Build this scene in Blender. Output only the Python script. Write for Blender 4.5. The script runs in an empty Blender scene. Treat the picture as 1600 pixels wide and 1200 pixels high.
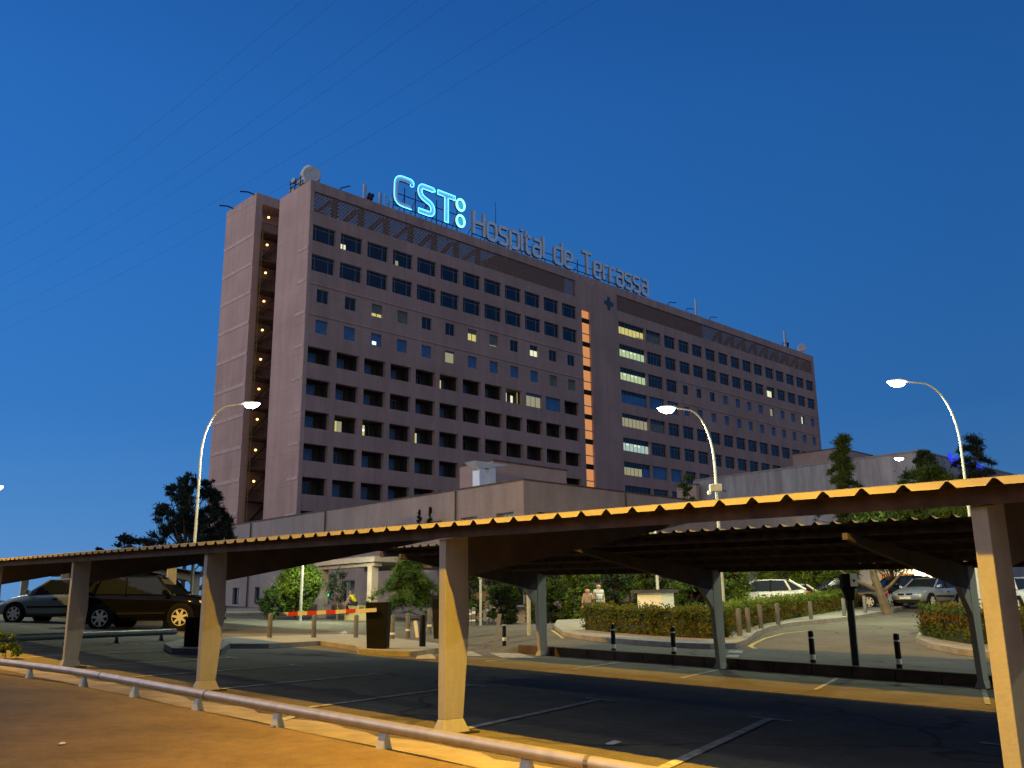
import bpy, bmesh, math, random
import numpy as np
from mathutils import Vector, Matrix
from mathutils.geometry import delaunay_2d_cdt
random.seed(7); RNG = np.random.default_rng(11)
S = bpy.context.scene
COL = S.collection
R = math.radians

# ------------------------------------------------------------------ camera
F_PX, PITCH, ROLL = 1445.676, R(13.92585), R(-0.64438)
FW = Vector((0, math.cos(PITCH), math.sin(PITCH)))
_u = Vector((0, -math.sin(PITCH), math.cos(PITCH))); _r = Vector((1, 0, 0))
RT = math.cos(ROLL) * _r + math.sin(ROLL) * _u
UP = -math.sin(ROLL) * _r + math.cos(ROLL) * _u
cam_data = bpy.data.cameras.new("camera"); cam = bpy.data.objects.new("camera", cam_data); COL.objects.link(cam)
cam.matrix_world = Matrix((RT, UP, -FW)).transposed().to_4x4()
cam_data.sensor_fit = 'HORIZONTAL'; cam_data.sensor_width = 36; cam_data.lens = F_PX / 1600 * 36
cam_data.clip_start = 0.05; cam_data.clip_end = 3000
S.camera = cam

# ------------------------------------------------------------------ dusk sky (no direct sun left: only the afterglow of the set sun)
W = bpy.data.worlds.new("World"); S.world = W; W.use_nodes = True
nt = W.node_tree; nt.nodes.clear()
def N(t, typ, **kw):
    n = t.nodes.new(typ)
    for k, v in kw.items(): setattr(n, k, v)
    return n
tc = N(nt, 'ShaderNodeTexCoord'); sep = N(nt, 'ShaderNodeSeparateXYZ'); nt.links.new(tc.outputs['Generated'], sep.inputs[0])
ramp = N(nt, 'ShaderNodeValToRGB'); nt.links.new(sep.outputs['Z'], ramp.inputs[0])
SKY = [(0.0, (.090, .225, .430)), (.05, (.076, .212, .455)), (.11, (.052, .185, .450)), (.2, (.030, .150, .430)), (.35, (.0205, .130, .415)), (.5, (.0160, .110, .380)), (.58, (.0130, .092, .335)), (1.0, (.007, .050, .200))]
el = ramp.color_ramp.elements
el[0].position, el[1].position = SKY[0][0], SKY[-1][0]
el[0].color = SKY[0][1] + (1,); el[1].color = SKY[-1][1] + (1,)
for p_, c_ in SKY[1:-1]: el.new(p_).color = c_ + (1,)
gx = N(nt, 'ShaderNodeMapRange'); nt.links.new(sep.outputs['X'], gx.inputs[0])       # the sky is paler towards the left
gx.inputs[1].default_value = .45; gx.inputs[2].default_value = -.6; gx.inputs[3].default_value = .86; gx.inputs[4].default_value = 1.30
vs_ = N(nt, 'ShaderNodeVectorMath', operation='SCALE'); nt.links.new(ramp.outputs[0], vs_.inputs[0]); nt.links.new(gx.outputs[0], vs_.inputs['Scale'])
GLOW_DIR = (-.97, -.24, .06)
dot = N(nt, 'ShaderNodeVectorMath', operation='DOT_PRODUCT'); nt.links.new(tc.outputs['Generated'], dot.inputs[0]); dot.inputs[1].default_value = GLOW_DIR
mr = N(nt, 'ShaderNodeMapRange', interpolation_type='SMOOTHERSTEP'); nt.links.new(dot.outputs['Value'], mr.inputs[0])
mr.inputs[1].default_value = .42; mr.inputs[2].default_value = 1.0
mx = N(nt, 'ShaderNodeMix', data_type='RGBA'); nt.links.new(mr.outputs[0], mx.inputs[0]); nt.links.new(vs_.outputs[0], mx.inputs[6]); mx.inputs[7].default_value = (2.25, 2.30, 2.75, 1)
# general twilight behind the viewer: paler than the blue in front
dot2 = N(nt, 'ShaderNodeVectorMath', operation='DOT_PRODUCT'); nt.links.new(tc.outputs['Generated'], dot2.inputs[0]); dot2.inputs[1].default_value = (-.25, -.95, .15)
mr2 = N(nt, 'ShaderNodeMapRange', interpolation_type='SMOOTHSTEP'); nt.links.new(dot2.outputs['Value'], mr2.inputs[0]); mr2.inputs[1].default_value = -.25; mr2.inputs[2].default_value = 1
mx2 = N(nt, 'ShaderNodeMix', data_type='RGBA'); nt.links.new(mr2.outputs[0], mx2.inputs[0]); nt.links.new(mx.outputs[2], mx2.inputs[6]); mx2.inputs[7].default_value = (.30, .32, .40, 1)
bg = N(nt, 'ShaderNodeBackground'); bg.inputs['Strength'].default_value = 1.0
wo = N(nt, 'ShaderNodeOutputWorld'); nt.links.new(mx2.outputs[2], bg.inputs[0]); nt.links.new(bg.outputs[0], wo.inputs[0])
S.view_settings.view_transform = 'Standard'; S.view_settings.look = 'None'; S.view_settings.exposure = 0; S.view_settings.gamma = 1
S.view_settings.use_curve_mapping = False
S.cycles.use_denoising = True
S.cycles.max_bounces = 5; S.cycles.diffuse_bounces = 3; S.cycles.glossy_bounces = 3; S.cycles.transparent_max_bounces = 4
S.cycles.sample_clamp_indirect = 6
S.cycles.caustics_reflective = False; S.cycles.caustics_refractive = False

SODIUM_POWER, WHITE_POWER = 29000, 2800      # watts of the street lamps

# ------------------------------------------------------------------ frames
O = Vector((-.75349, 10.05774, .91415))                   # eave of the near carport
EX = Vector((.696529, -.717529, 0)); EY = Vector((.717529, .696529, 0)); CAR_ANG = math.atan2(EX.y, EX.x)
HC = Vector((-22.94792, 98, 0)); PSI = R(43.707147)        # front corner of the hospital
HU = Vector((math.cos(PSI), math.sin(PSI), 0)); HV = Vector((-math.sin(PSI), math.cos(PSI), 0))
EAVE = .91415; DROP = -.0236

def W2L(x, y):
    qx, qy = x - O.x, y - O.y
    return qx * EX.x + qy * EX.y, qx * EY.x + qy * EY.y
def L2W(u, v, z=0.0):
    return Vector((O.x + u * EX.x + v * EY.x, O.y + u * EX.y + v * EY.y, z))
def sstep(a, b, x):
    t = min(1, max(0, (x - a) / (b - a))); return t * t * (3 - 2 * t)
def T(u, v):
    """height of the ground in carport coordinates"""
    uc = max(u, -75); vc = min(max(v, -8), 60)
    z = -1.22 - .028 * (uc + .26) - .015 * (vc - .3) + .013 * max(0, -12 - uc)
    w = sstep(-30, -14, u)
    step = .22 * sstep(12.4, 12.6, v) * sstep(-13.2, -11.4, u) + .22 * sstep(12.4, 16, v) * (1 - sstep(-13.2, -11.4, u)) * w
    rise = .048 * max(0, min(v, 58) - 12.6) * w
    return z + step + rise
def TW(x, y):
    return T(*W2L(x, y))
def ray(px, py):
    return FW + RT * ((px - 800) / F_PX) - UP * ((py - 600) / F_PX)
def atD(px, py, D):
    d = ray(px, py); return d * (D / d.y)
def at(px, py, off=0.0):
    """ground point seen at a pixel of the 1600 px photograph"""
    d = ray(px, py); lo, hi = 4.0, None; t = 4.0
    while t < 260:
        p = d * t
        if p.z < TW(p.x, p.y) + off: hi = t; break
        lo = t; t *= 1.03
    if hi is None: return d * 120
    for _ in range(30):
        m = (lo + hi) / 2; p = d * m
        if p.z < TW(p.x, p.y) + off: hi = m
        else: lo = m
    p = d * hi; p.z = TW(p.x, p.y) + off; return p
def gnd(px, D):
    p = atD(px, 950, D); p.z = TW(p.x, p.y); return p

# ------------------------------------------------------------------ materials
MATS = {}
def mat(name, col, rough=.8, metal=0.0, var=.12, scale=1.5, bump=0.0, bscale=None, spec=.4, emit=None, estr=0.0, stretch=None, detail=5, trans=0.0):
    if name in MATS: return MATS[name]
    m = bpy.data.materials.new(name); m.use_nodes = True; t = m.node_tree; b = t.nodes['Principled BSDF']
    b.inputs['Roughness'].default_value = rough; b.inputs['Metallic'].default_value = metal; b.inputs['Specular IOR Level'].default_value = spec
    b.inputs['Base Color'].default_value = tuple(col) + (1,)
    if emit:
        b.inputs['Emission Color'].default_value = tuple(emit) + (1,); b.inputs['Emission Strength'].default_value = estr
    if var or bump:
        co = N(t, 'ShaderNodeTexCoord'); src = co.outputs['Object']
        if stretch:
            mp = N(t, 'ShaderNodeMapping'); mp.inputs['Scale'].default_value = stretch; t.links.new(src, mp.inputs[0]); src = mp.outputs[0]
        nz = N(t, 'ShaderNodeTexNoise'); nz.inputs['Scale'].default_value = scale; nz.inputs['Detail'].default_value = detail; t.links.new(src, nz.inputs['Vector'])
        if var:
            cr = N(t, 'ShaderNodeValToRGB'); t.links.new(nz.outputs[0], cr.inputs[0])
            cr.color_ramp.elements[0].position = .3; cr.color_ramp.elements[1].position = .7
            cr.color_ramp.elements[0].color = tuple(c * (1 - var) for c in col) + (1,)
            cr.color_ramp.elements[1].color = tuple(min(1, c * (1 + var)) for c in col) + (1,)
            t.links.new(cr.outputs[0], b.inputs['Base Color'])
        if bump:
            nb = N(t, 'ShaderNodeTexNoise'); nb.inputs['Scale'].default_value = bscale or scale * 12; nb.inputs['Detail'].default_value = 4; t.links.new(src, nb.inputs['Vector'])
            bp = N(t, 'ShaderNodeBump'); bp.inputs['Strength'].default_value = bump; bp.inputs['Distance'].default_value = .02
            t.links.new(nb.outputs[0], bp.inputs['Height']); t.links.new(bp.outputs[0], b.inputs['Normal'])
    MATS[name] = m; return m
def emat(name, col, strength):
    if name in MATS: return MATS[name]
    m = bpy.data.materials.new(name); m.use_nodes = True; t = m.node_tree; t.nodes.clear()
    e = N(t, 'ShaderNodeEmission'); e.inputs[0].default_value = tuple(col) + (1,); e.inputs[1].default_value = strength
    o = N(t, 'ShaderNodeOutputMaterial'); t.links.new(e.outputs[0], o.inputs[0]); MATS[name] = m; return m

def layered(name, col, layers, rough=.93, spec=.2, joints=None, cracks=0.0, bump=.3, bscale=30):
    """weathered surface: several multiplied noise layers (scale, low, high, stretch), optional panel joints (axis, pitch, half width) and cracks"""
    if name in MATS: return MATS[name]
    m = bpy.data.materials.new(name); m.use_nodes = True; t = m.node_tree; b = t.nodes['Principled BSDF']
    b.inputs['Roughness'].default_value = rough; b.inputs['Specular IOR Level'].default_value = spec
    co = N(t, 'ShaderNodeTexCoord'); cur = None
    def mul(sock):
        nonlocal cur
        if cur is None: cur = sock; return
        mm = N(t, 'ShaderNodeMath', operation='MULTIPLY'); t.links.new(cur, mm.inputs[0]); t.links.new(sock, mm.inputs[1]); cur = mm.outputs[0]
    for i, (sc, lo, hi, st) in enumerate(layers):
        mp = N(t, 'ShaderNodeMapping'); mp.inputs['Scale'].default_value = st or (1, 1, 1); mp.inputs['Location'].default_value = (i * 3.1, i * 7.7, i * 1.3); t.links.new(co.outputs['Object'], mp.inputs[0])
        nz = N(t, 'ShaderNodeTexNoise'); nz.inputs['Scale'].default_value = sc; nz.inputs['Detail'].default_value = 6; nz.inputs['Roughness'].default_value = .6; t.links.new(mp.outputs[0], nz.inputs['Vector'])
        r_ = N(t, 'ShaderNodeMapRange'); r_.inputs[1].default_value = .32; r_.inputs[2].default_value = .68; r_.inputs[3].default_value = lo; r_.inputs[4].default_value = hi; t.links.new(nz.outputs[0], r_.inputs[0]); mul(r_.outputs[0])
    if joints:
        sp = N(t, 'ShaderNodeSeparateXYZ'); t.links.new(co.outputs['Object'], sp.inputs[0])
        for (ax, pitch, hw, off, dark) in joints:
            a = N(t, 'ShaderNodeMath', operation='ADD'); a.inputs[1].default_value = off + 500 * pitch; t.links.new(sp.outputs[ax], a.inputs[0])
            md = N(t, 'ShaderNodeMath', operation='PINGPONG'); md.inputs[1].default_value = pitch / 2; t.links.new(a.outputs[0], md.inputs[0])
            r_ = N(t, 'ShaderNodeMapRange'); r_.inputs[1].default_value = hw * .6; r_.inputs[2].default_value = hw * 1.4; r_.inputs[3].default_value = dark; r_.inputs[4].default_value = 1; t.links.new(md.outputs[0], r_.inputs[0]); mul(r_.outputs[0])
    if cracks:
        nz = N(t, 'ShaderNodeTexNoise'); nz.inputs['Scale'].default_value = .8; t.links.new(co.outputs['Object'], nz.inputs['Vector'])
        va = N(t, 'ShaderNodeVectorMath', operation='ADD'); t.links.new(co.outputs['Object'], va.inputs[0]); t.links.new(nz.outputs['Color'], va.inputs[1])
        vo = N(t, 'ShaderNodeTexVoronoi', feature='DISTANCE_TO_EDGE'); vo.inputs['Scale'].default_value = cracks; t.links.new(va.outputs[0], vo.inputs['Vector'])
        r_ = N(t, 'ShaderNodeMapRange'); r_.inputs[1].default_value = .002; r_.inputs[2].default_value = .008; r_.inputs[3].default_value = .55; r_.inputs[4].default_value = 1; t.links.new(vo.outputs['Distance'], r_.inputs[0]); mul(r_.outputs[0])
    vs2 = N(t, 'ShaderNodeVectorMath', operation='SCALE'); vs2.inputs[0].default_value = col; t.links.new(cur, vs2.inputs['Scale']); t.links.new(vs2.outputs[0], b.inputs['Base Color'])
    nb = N(t, 'ShaderNodeTexNoise'); nb.inputs['Scale'].default_value = bscale; nb.inputs['Detail'].default_value = 4; t.links.new(co.outputs['Object'], nb.inputs['Vector'])
    bp = N(t, 'ShaderNodeBump'); bp.inputs['Strength'].default_value = bump; bp.inputs['Distance'].default_value = .02; t.links.new(nb.outputs[0], bp.inputs['Height']); t.links.new(bp.outputs[0], b.inputs['Normal'])
    MATS[name] = m; return m
brick = layered('hospital brick', (.52, .338, .282), [(.16, .86, 1.10, None), (1.2, .90, 1.08, (1, 1, .10)), (5, .93, 1.06, None)], joints=[('X', 3.76, .035, 1.34, .80), ('Y', 3.5, .03, 0, .86), ('Z', 3.63, .03, .95, .84)], bscale=14, bump=.25)
brick2 = layered('hospital brick frieze', (.49, .32, .268), [(.2, .82, 1.10, None), (1.6, .80, 1.10, (1, 1, .12))], joints=[('X', 3.76, .04, 1.34, .76)])
band_m = mat('pale render band', (.56, .385, .33), .9, var=.16, scale=1.2)
lattice_m = mat('perforated brick', (.24, .16, .125), .95, var=.2, scale=4, spec=.1)
steel_dark = mat('dark steel', (.030, .026, .024), .8, var=.3, scale=3, spec=.1)
glass_m = mat('dark window glass', (.008, .012, .022), .08, var=0, spec=.5)
frame_m = mat('window frame aluminium', (.17, .20, .24), .5, var=0)
blind_m = mat('blue blind glass', (.05, .16, .36), .25, var=.18, scale=1.2)
blind_g = mat('grey green curtain', (.15, .17, .14), .6, var=.2, scale=1.5)
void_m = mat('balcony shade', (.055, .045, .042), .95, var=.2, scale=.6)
white_m = mat('white painted metal', (.66, .66, .62), .5, var=.06, scale=2, bump=.05, bscale=30)
col_m = layered('cream painted column', (.32, .315, .285), [(1.1, .90, 1.06, None), (9, .90, 1.05, (1, 1, .25)), (45, .93, 1.03, None)], rough=.6, spec=.3, bscale=40, bump=.08)
beam_m = mat('shade toned steel beam', (.075, .062, .052), .8, var=.25, scale=3)  # dark brown puts the shade under the roof into the beam colour
under_m = mat('shade toned sheet underside', (.030, .026, .022), .9, var=.3, scale=2)  # second sheet layer, coloured dark to stand for the shade below the roof
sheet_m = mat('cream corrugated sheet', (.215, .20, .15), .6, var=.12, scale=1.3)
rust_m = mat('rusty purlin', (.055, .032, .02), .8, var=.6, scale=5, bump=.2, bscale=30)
pipe_m = mat('galvanised pipe', (.40, .39, .38), .42, metal=.55, var=.15, scale=6, bump=.06, bscale=60)
galv_m = mat('galvanised pole', (.42, .44, .42), .5, metal=.3, var=.12, scale=4)
black_m = mat('black paint', (.012, .012, .013), .5, var=.3, scale=4, spec=.12)
grey_b = mat('grey bollard paint', (.11, .115, .12), .6, var=.15, scale=5)
wht_b = mat('white reflective band', (.75, .75, .72), .5, var=.06)
red_m = mat('red stripe', (.55, .045, .03), .5, var=.08)
dark_box = mat('charcoal cabinet', (.009, .010, .010), .7, var=.2, scale=3, spec=.08)
kerb_m = mat('concrete kerb', (.24, .22, .19), .92, var=.25, scale=3, bump=.3, bscale=25)
brownk_m = mat('dark stained kerb', (.085, .062, .045), .92, var=.4, scale=2.2, bump=.3, bscale=25)
paving_m = mat('pavement', (.27, .26, .22), .92, var=.15, scale=2.5, bump=.25, bscale=20)
paint_m = mat('worn white road paint', (.30, .30, .28), .85, var=.5, scale=7)
ypaint_m = mat('worn yellow road paint', (.42, .34, .12), .85, var=.3, scale=6)
conc_m = layered('board marked concrete', (.46, .46, .47), [(.2, .88, 1.08, None), (1.0, .72, 1.12, (1, 1, .08)), (3.5, .85, 1.06, (1, 1, .2))], joints=[('Y', 1.25, .02, 0, .82), ('X', 1.25, .02, 0, .82)], bscale=8, bump=.15)
pink_m = mat('pinkish render', (.44, .32, .275), .92, var=.10, scale=.8, bump=.15, bscale=18)
cream_w = layered('pale wall render', (.415, .345, .305), [(.22, .84, 1.10, None), (1.1, .84, 1.06, (1, 1, .14)), (6, .93, 1.05, None)], joints=[('Z', 3.2, .02, .4, .88)], bscale=16, bump=.18)
leafs = {}
def leaf_mat(name, c1, c2):
    if name in MATS: return MATS[name]
    m = bpy.data.materials.new(name); m.use_nodes = True; t = m.node_tree; b = t.nodes['Principled BSDF']
    co = N(t, 'ShaderNodeTexCoord'); nz = N(t, 'ShaderNodeTexNoise'); nz.inputs['Scale'].default_value = 1.1; nz.inputs['Detail'].default_value = 6
    t.links.new(co.outputs['Object'], nz.inputs['Vector'])
    cr = N(t, 'ShaderNodeValToRGB'); cr.color_ramp.elements[0].position = .35; cr.color_ramp.elements[1].position = .65
    cr.color_ramp.elements[0].color = tuple(c1) + (1,); cr.color_ramp.elements[1].color = tuple(c2) + (1,)
    t.links.new(nz.outputs[0], cr.inputs[0]); t.links.new(cr.outputs[0], b.inputs['Base Color'])
    b.inputs['Roughness'].default_value = .7; b.inputs['Specular IOR Level'].default_value = .25
    tr = N(t, 'ShaderNodeBsdfTranslucent'); t.links.new(cr.outputs[0], tr.inputs[0])
    ms = N(t, 'ShaderNodeMixShader'); ms.inputs[0].default_value = .25
    o = t.nodes['Material Output']; t.links.new(b.outputs[0], ms.inputs[1]); t.links.new(tr.outputs[0], ms.inputs[2]); t.links.new(ms.outputs[0], o.inputs[0])
    MATS[name] = m; return m
leaf_dark = leaf_mat('dark pine needles', (.016, .026, .018), (.038, .055, .030))
leaf_mid = leaf_mat('green needles', (.038, .074, .015), (.090, .150, .026))
leaf_lite = leaf_mat('bright leaves', (.068, .118, .014), (.155, .225, .030))
leaf_hedge = leaf_mat('hedge leaves', (.085, .098, .012), (.145, .15, .020))
leaf_fire = leaf_mat('orange hedge leaves', (.10, .075, .012), (.17, .11, .018))
bark_m = mat('tree bark', (.11, .085, .06), .95, var=.3, scale=4, bump=.4, bscale=14)

# ------------------------------------------------------------------ mesh helpers
class MB:
    def __init__(s): s.v = []; s.f = []; s.m = []; s.ms = []
    def mi(s, m):
        if m not in s.ms: s.ms.append(m)
        return s.ms.index(m)
    def add(s, vs, fs, m):
        o = len(s.v); k = s.mi(m)
        s.v += [tuple(p) for p in vs]; s.f += [tuple(i + o for i in f) for f in fs]; s.m += [k] * len(fs); return s
    def box(s, x0, x1, y0, y1, z0, z1, m):
        v = [(x, y, z) for z in (z0, z1) for y in (y0, y1) for x in (x0, x1)]
        return s.add(v, [(0, 2, 3, 1), (4, 5, 7, 6), (0, 1, 5, 4), (2, 6, 7, 3), (0, 4, 6, 2), (1, 3, 7, 5)], m)
    def hexa(s, a, b, m):
        """solid between two quads a (bottom) and b (top), each 4 points"""
        return s.add(list(a) + list(b), [(3, 2, 1, 0), (4, 5, 6, 7), (0, 1, 5, 4), (1, 2, 6, 5), (2, 3, 7, 6), (3, 0, 4, 7)], m)
    def prism(s, poly, axis, a, b, m):
        """extrude a polygon: poly in the two other axes"""
        n = len(poly); vs = []
        for t in (a, b):
            for p in poly:
                q = list(p); q.insert('xyz'.index(axis), t); vs.append(tuple(q))
        fs = [tuple(range(n))[::-1], tuple(range(n, 2 * n))] + [(i, (i + 1) % n, n + (i + 1) % n, n + i) for i in range(n)]
        return s.add(vs, fs, m)
    def tube(s, pts, r, m, n=8, cap=True, closed=False):
        pts = [Vector(p) for p in pts]; k = len(pts)
        rr = r if isinstance(r, (list, tuple)) else [r] * k
        base = len(s.v); vs = []; prev = None
        for i, p in enumerate(pts):
            if closed: d = pts[(i + 1) % k] - pts[i - 1]
            else: d = pts[min(i + 1, k - 1)] - pts[max(i - 1, 0)]
            d = d.normalized() if d.length > 1e-9 else Vector((0, 0, 1))
            if prev is None:
                a = Vector((0, 0, 1)) if abs(d.z) < .9 else Vector((1, 0, 0)); e1 = d.cross(a).normalized()
            else:
                e1 = (prev - d * prev.dot(d)); e1 = e1.normalized() if e1.length > 1e-6 else d.orthogonal().normalized()
            prev = e1; e2 = d.cross(e1)
            for j in range(n):
                t = 2 * math.pi * j / n; vs.append(p + (e1 * math.cos(t) + e2 * math.sin(t)) * rr[i])
        fs = []
        for i in range(k if closed else k - 1):
            i2 = (i + 1) % k
            for j in range(n): fs.append((i * n + j, i * n + (j + 1) % n, i2 * n + (j + 1) % n, i2 * n + j))
        if cap and not closed: fs += [tuple(range(n))[::-1], tuple(range((k - 1) * n, k * n))]
        return s.add(vs, fs, m)
    def cyl(s, c, r, z0, z1, m, n=12, r2=None):
        return s.tube([(c[0], c[1], z0), (c[0], c[1], z1)], [r, r if r2 is None else r2], m, n)
    def lathe(s, c, prof, m, n=16, axis='z', caps=True):
        vs = []; fs = []; k = len(prof)
        for (r, h) in prof:
            for j in range(n):
                t = 2 * math.pi * j / n; a, b = r * math.cos(t), r * math.sin(t)
                vs.append({'z': (c[0] + a, c[1] + b, c[2] + h), 'y': (c[0] + a, c[1] + h, c[2] + b), 'x': (c[0] + h, c[1] + a, c[2] + b)}[axis])
        for i in range(k - 1):
            for j in range(n): fs.append((i * n + j, i * n + (j + 1) % n, (i + 1) * n + (j + 1) % n, (i + 1) * n + j))
        if caps: fs += [tuple(range(n))[::-1], tuple(range((k - 1) * n, k * n))]
        return s.add(vs, fs, m)
    def build(s, name, parent=None, smooth=False, bevel=0.0, loc=None, recalc=True):
        me = bpy.data.meshes.new(name); me.from_pydata(s.v, [], s.f)
        for m in s.ms: me.materials.append(m)
        me.polygons.foreach_set('material_index', s.m)
        if recalc:
            b = bmesh.new(); b.from_mesh(me); bmesh.ops.recalc_face_normals(b, faces=b.faces); b.to_mesh(me); b.free()
        if smooth:
            me.polygons.foreach_set('use_smooth', [True] * len(me.polygons))
        o = bpy.data.objects.new(name, me); COL.objects.link(o)
        if smooth: me.set_sharp_from_angle(angle=R(38))
        if parent: o.parent = parent
        if loc is not None: o.location = loc
        if bevel:
            bv = o.modifiers.new('bevel', 'BEVEL'); bv.width = bevel; bv.segments = 2; bv.limit_method = 'ANGLE'; bv.angle_limit = R(40)
        return o
def tag(o, label=None, cat=None, group=None, kind=None):
    if label: o['label'] = label
    if cat: o['category'] = cat
    if group: o['group'] = group
    if kind: o['kind'] = kind
    return o
def thing(name, label, cat, loc=(0, 0, 0), rz=0.0, group=None):
    o = bpy.data.objects.new(name, None); COL.objects.link(o); o.location = loc; o.rotation_euler = (0, 0, rz); o.empty_display_size = .2
    return tag(o, label, cat, group)
def copy_tree(o, parent=None):
    c = o.copy(); COL.objects.link(c)
    if parent: c.parent = parent
    for ch in list(o.children): copy_tree(ch, c)
    return c
def dup(o, loc, rz=None, label=None):
    c = copy_tree(o); c.location = loc
    if rz is not None: c.rotation_euler = (0, 0, rz)
    if label: c['label'] = label
    return c
def fillet(pts, r, n=5, closed=False):
    out = []; k = len(pts)
    for i in range(k):
        p = Vector(pts[i])
        if not closed and i in (0, k - 1): out.append(p); continue
        a = Vector(pts[i - 1]) - p; b = Vector(pts[(i + 1) % k]) - p
        q = min(r, a.length * .5, b.length * .5); A = p + a.normalized() * q; B = p + b.normalized() * q
        for j in range(n + 1):
            t = j / n; out.append(A * (1 - t) ** 2 + p * 2 * t * (1 - t) + B * t * t)
    return out

# ================================================================== HOSPITAL
hosp = thing('hospital_building', 'long ten storey pinkish brick hospital block with lit windows and rooftop signs', 'hospital', HC, PSI)
LEN, DEP, BASE, ROOF = 114.5, 21.0, -2.0, 48.9
LW = [(.55 + 3.76 * k, 3.60 + 3.76 * k) for k in range(12)]
RS = [65.87, 69.70, 73.45, 77.30, 81.15, 84.90, 88.55, 92.25, 96.05, 99.70, 103.40, 107.05, 110.70]
BIG, SEC = (54.5, 60.8), (61.25, 65.05)
RW = [BIG, SEC] + [(a, a + 2.95) for a in RS]
LROWS = [(43.55, 41.57, 'w'), (39.95, 37.97, 'w'), (35.90, 34.35, 's'), (32.27, 30.72, 's'), (29.05, 27.17, 'b'), (25.38, 23.50, 'b'), (21.75, 19.87, 'b'), (18.12, 16.24, 'b'), (14.48, 12.60, 'b'), (10.85, 8.97, 'b')]
RROWS = [(43.50, 41.50, 'w'), (39.88, 37.88, 'w'), (36.20, 34.20, 'm'), (32.60, 30.60, 'm'), (29.02, 27.02, 'w'), (25.33, 23.33, 'w'), (21.68, 19.68, 'w'), (18.15, 16.15, 'w'), (14.5, 12.5, 'w'), (10.9, 8.9, 'w')]
def small(a, w=1.55, o=.85): return (a + o, a + o + w)
wall = MB()
def panel(u0, u1, z0, z1, rows, y1=.5):
    """front wall with openings; rows = [(ztop, zbot, [(ua, ub, za, zb)])]"""
    zt = z1
    for (a, b, ops) in rows:
        wall.box(u0, u1, 0, y1, a, zt, brick); x = u0
        for (ua, ub, za, zb) in ops:
            if ua > x + 1e-4: wall.box(x, ua, 0, y1, b, a, brick)
            if za < a - 1e-4: wall.box(ua, ub, 0, y1, za, a, brick)
            if zb > b + 1e-4: wall.box(ua, ub, 0, y1, b, zb, brick)
            x = ub
        if x < u1 - 1e-4: wall.box(x, u1, 0, y1, b, a, brick)
        zt = b
    wall.box(u0, u1, 0, y1, z0, zt, brick)
def lops(r):
    a, b, k = r
    return [(p[0] + .85, p[0] + 2.4, a, b) if k == 's' else (p[0], p[1], a, b) for p in LW]
def rops(r):
    a, b, k = r
    if k == 'w': return [(p[0], p[1], a, b) for p in RW]
    return [(p[0], p[1], a, b) for p in RW[:3]] + [(p[0] + .6, p[0] + 2.05, a - .3, b + .15) for p in RW[3:]]
panel(0, 46.1, BASE, 45.1, [(r[0], r[1], lops(r)) for r in LROWS])
panel(47.95, LEN, BASE, 45.1, [(r[0], r[1], rops(r)) for r in RROWS])
wall.box(46.1, 47.95, 0, .5, 43.5, 45.1, brick)
# top frieze and solid middle between the two lattices
wall.box(0, .48, 0, .5, 45.1, 47.65, brick); wall.box(44.9, 54.3, 0, .5, 45.1, 47.65, brick); wall.box(113.6, LEN, 0, .5, 45.1, 47.65, brick)
wall.box(0, LEN, 0, .5, 47.65, ROOF, brick2)
# end walls, back, core
wall.box(0, .5, .5, 7.0, BASE, ROOF, brick); wall.box(LEN - .5, LEN, .5, DEP, BASE, ROOF, brick)
wall.box(6.0, 6.4, 7.0, 13.0, BASE, ROOF, brick); wall.box(.5, 6.4, 6.7, 7.0, BASE, ROOF, brick)
wall.box(0, .9, 13.0, 21.0, BASE, 51.9, brick); wall.box(.9, 9, 15.2, 21.0, BASE, 51.9, brick); wall.box(5.2, 9, 13.0, 15.2, BASE, 51.9, brick)
wall.box(.9, 5.2, 13.0, 15.2, 50.6, 51.9, brick)
wall.box(9.0, LEN - .5, 13.0, 13.4, BASE, 45.1, brick)
wall.box(6.5, LEN - .5, .5, 13.0, 44.6, 45.09, brick); wall.box(.5, 6.5, .5, 6.7, 44.6, 45.09, brick)           # roof deck
wall.box(31.5, 44.9, 2.2, 9.0, 45.1, 48.85, void_m); wall.box(54.3, 80, 2.2, 9.0, 45.1, 48.85, void_m)
wall.box(9.0, LEN - .5, 12.6, 13.0, 45.1, 46.2, brick)
# thin ledges above the small-window storeys
for (za, u0, u1) in ((36.33, .5, 46.1), (32.72, .5, 46.1), (36.33, 69.2, 114.3), (32.72, 69.2, 114.3)):
    wall.box(u0, u1, -.10, 0, za, za + .16, brick)
wall.box(0, .5, -.07, 0, BASE, 47.6, brick)
wall.build('wall', hosp)
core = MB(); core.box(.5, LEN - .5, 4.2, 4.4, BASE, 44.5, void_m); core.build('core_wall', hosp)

# storey bands on the end walls
for z in (46.36, 42.46, 38.72, 34.86, 30.93, 27.06, 23.27, 19.39, 15.5, 11.6):
    b = MB(); b.box(-.05, 0, 13.05, 20.95, z - .22, z + .22, band_m); b.build('storey_band', hosp)
for z in (40.6, 36.75, 32.95, 29.1, 25.4, 21.7, 18.1, 14.3, 10.4):
    b = MB(); b.box(-.04, 0, .05, 2.2, z - .17, z + .17, band_m); b.build('storey_band', hosp)

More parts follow.
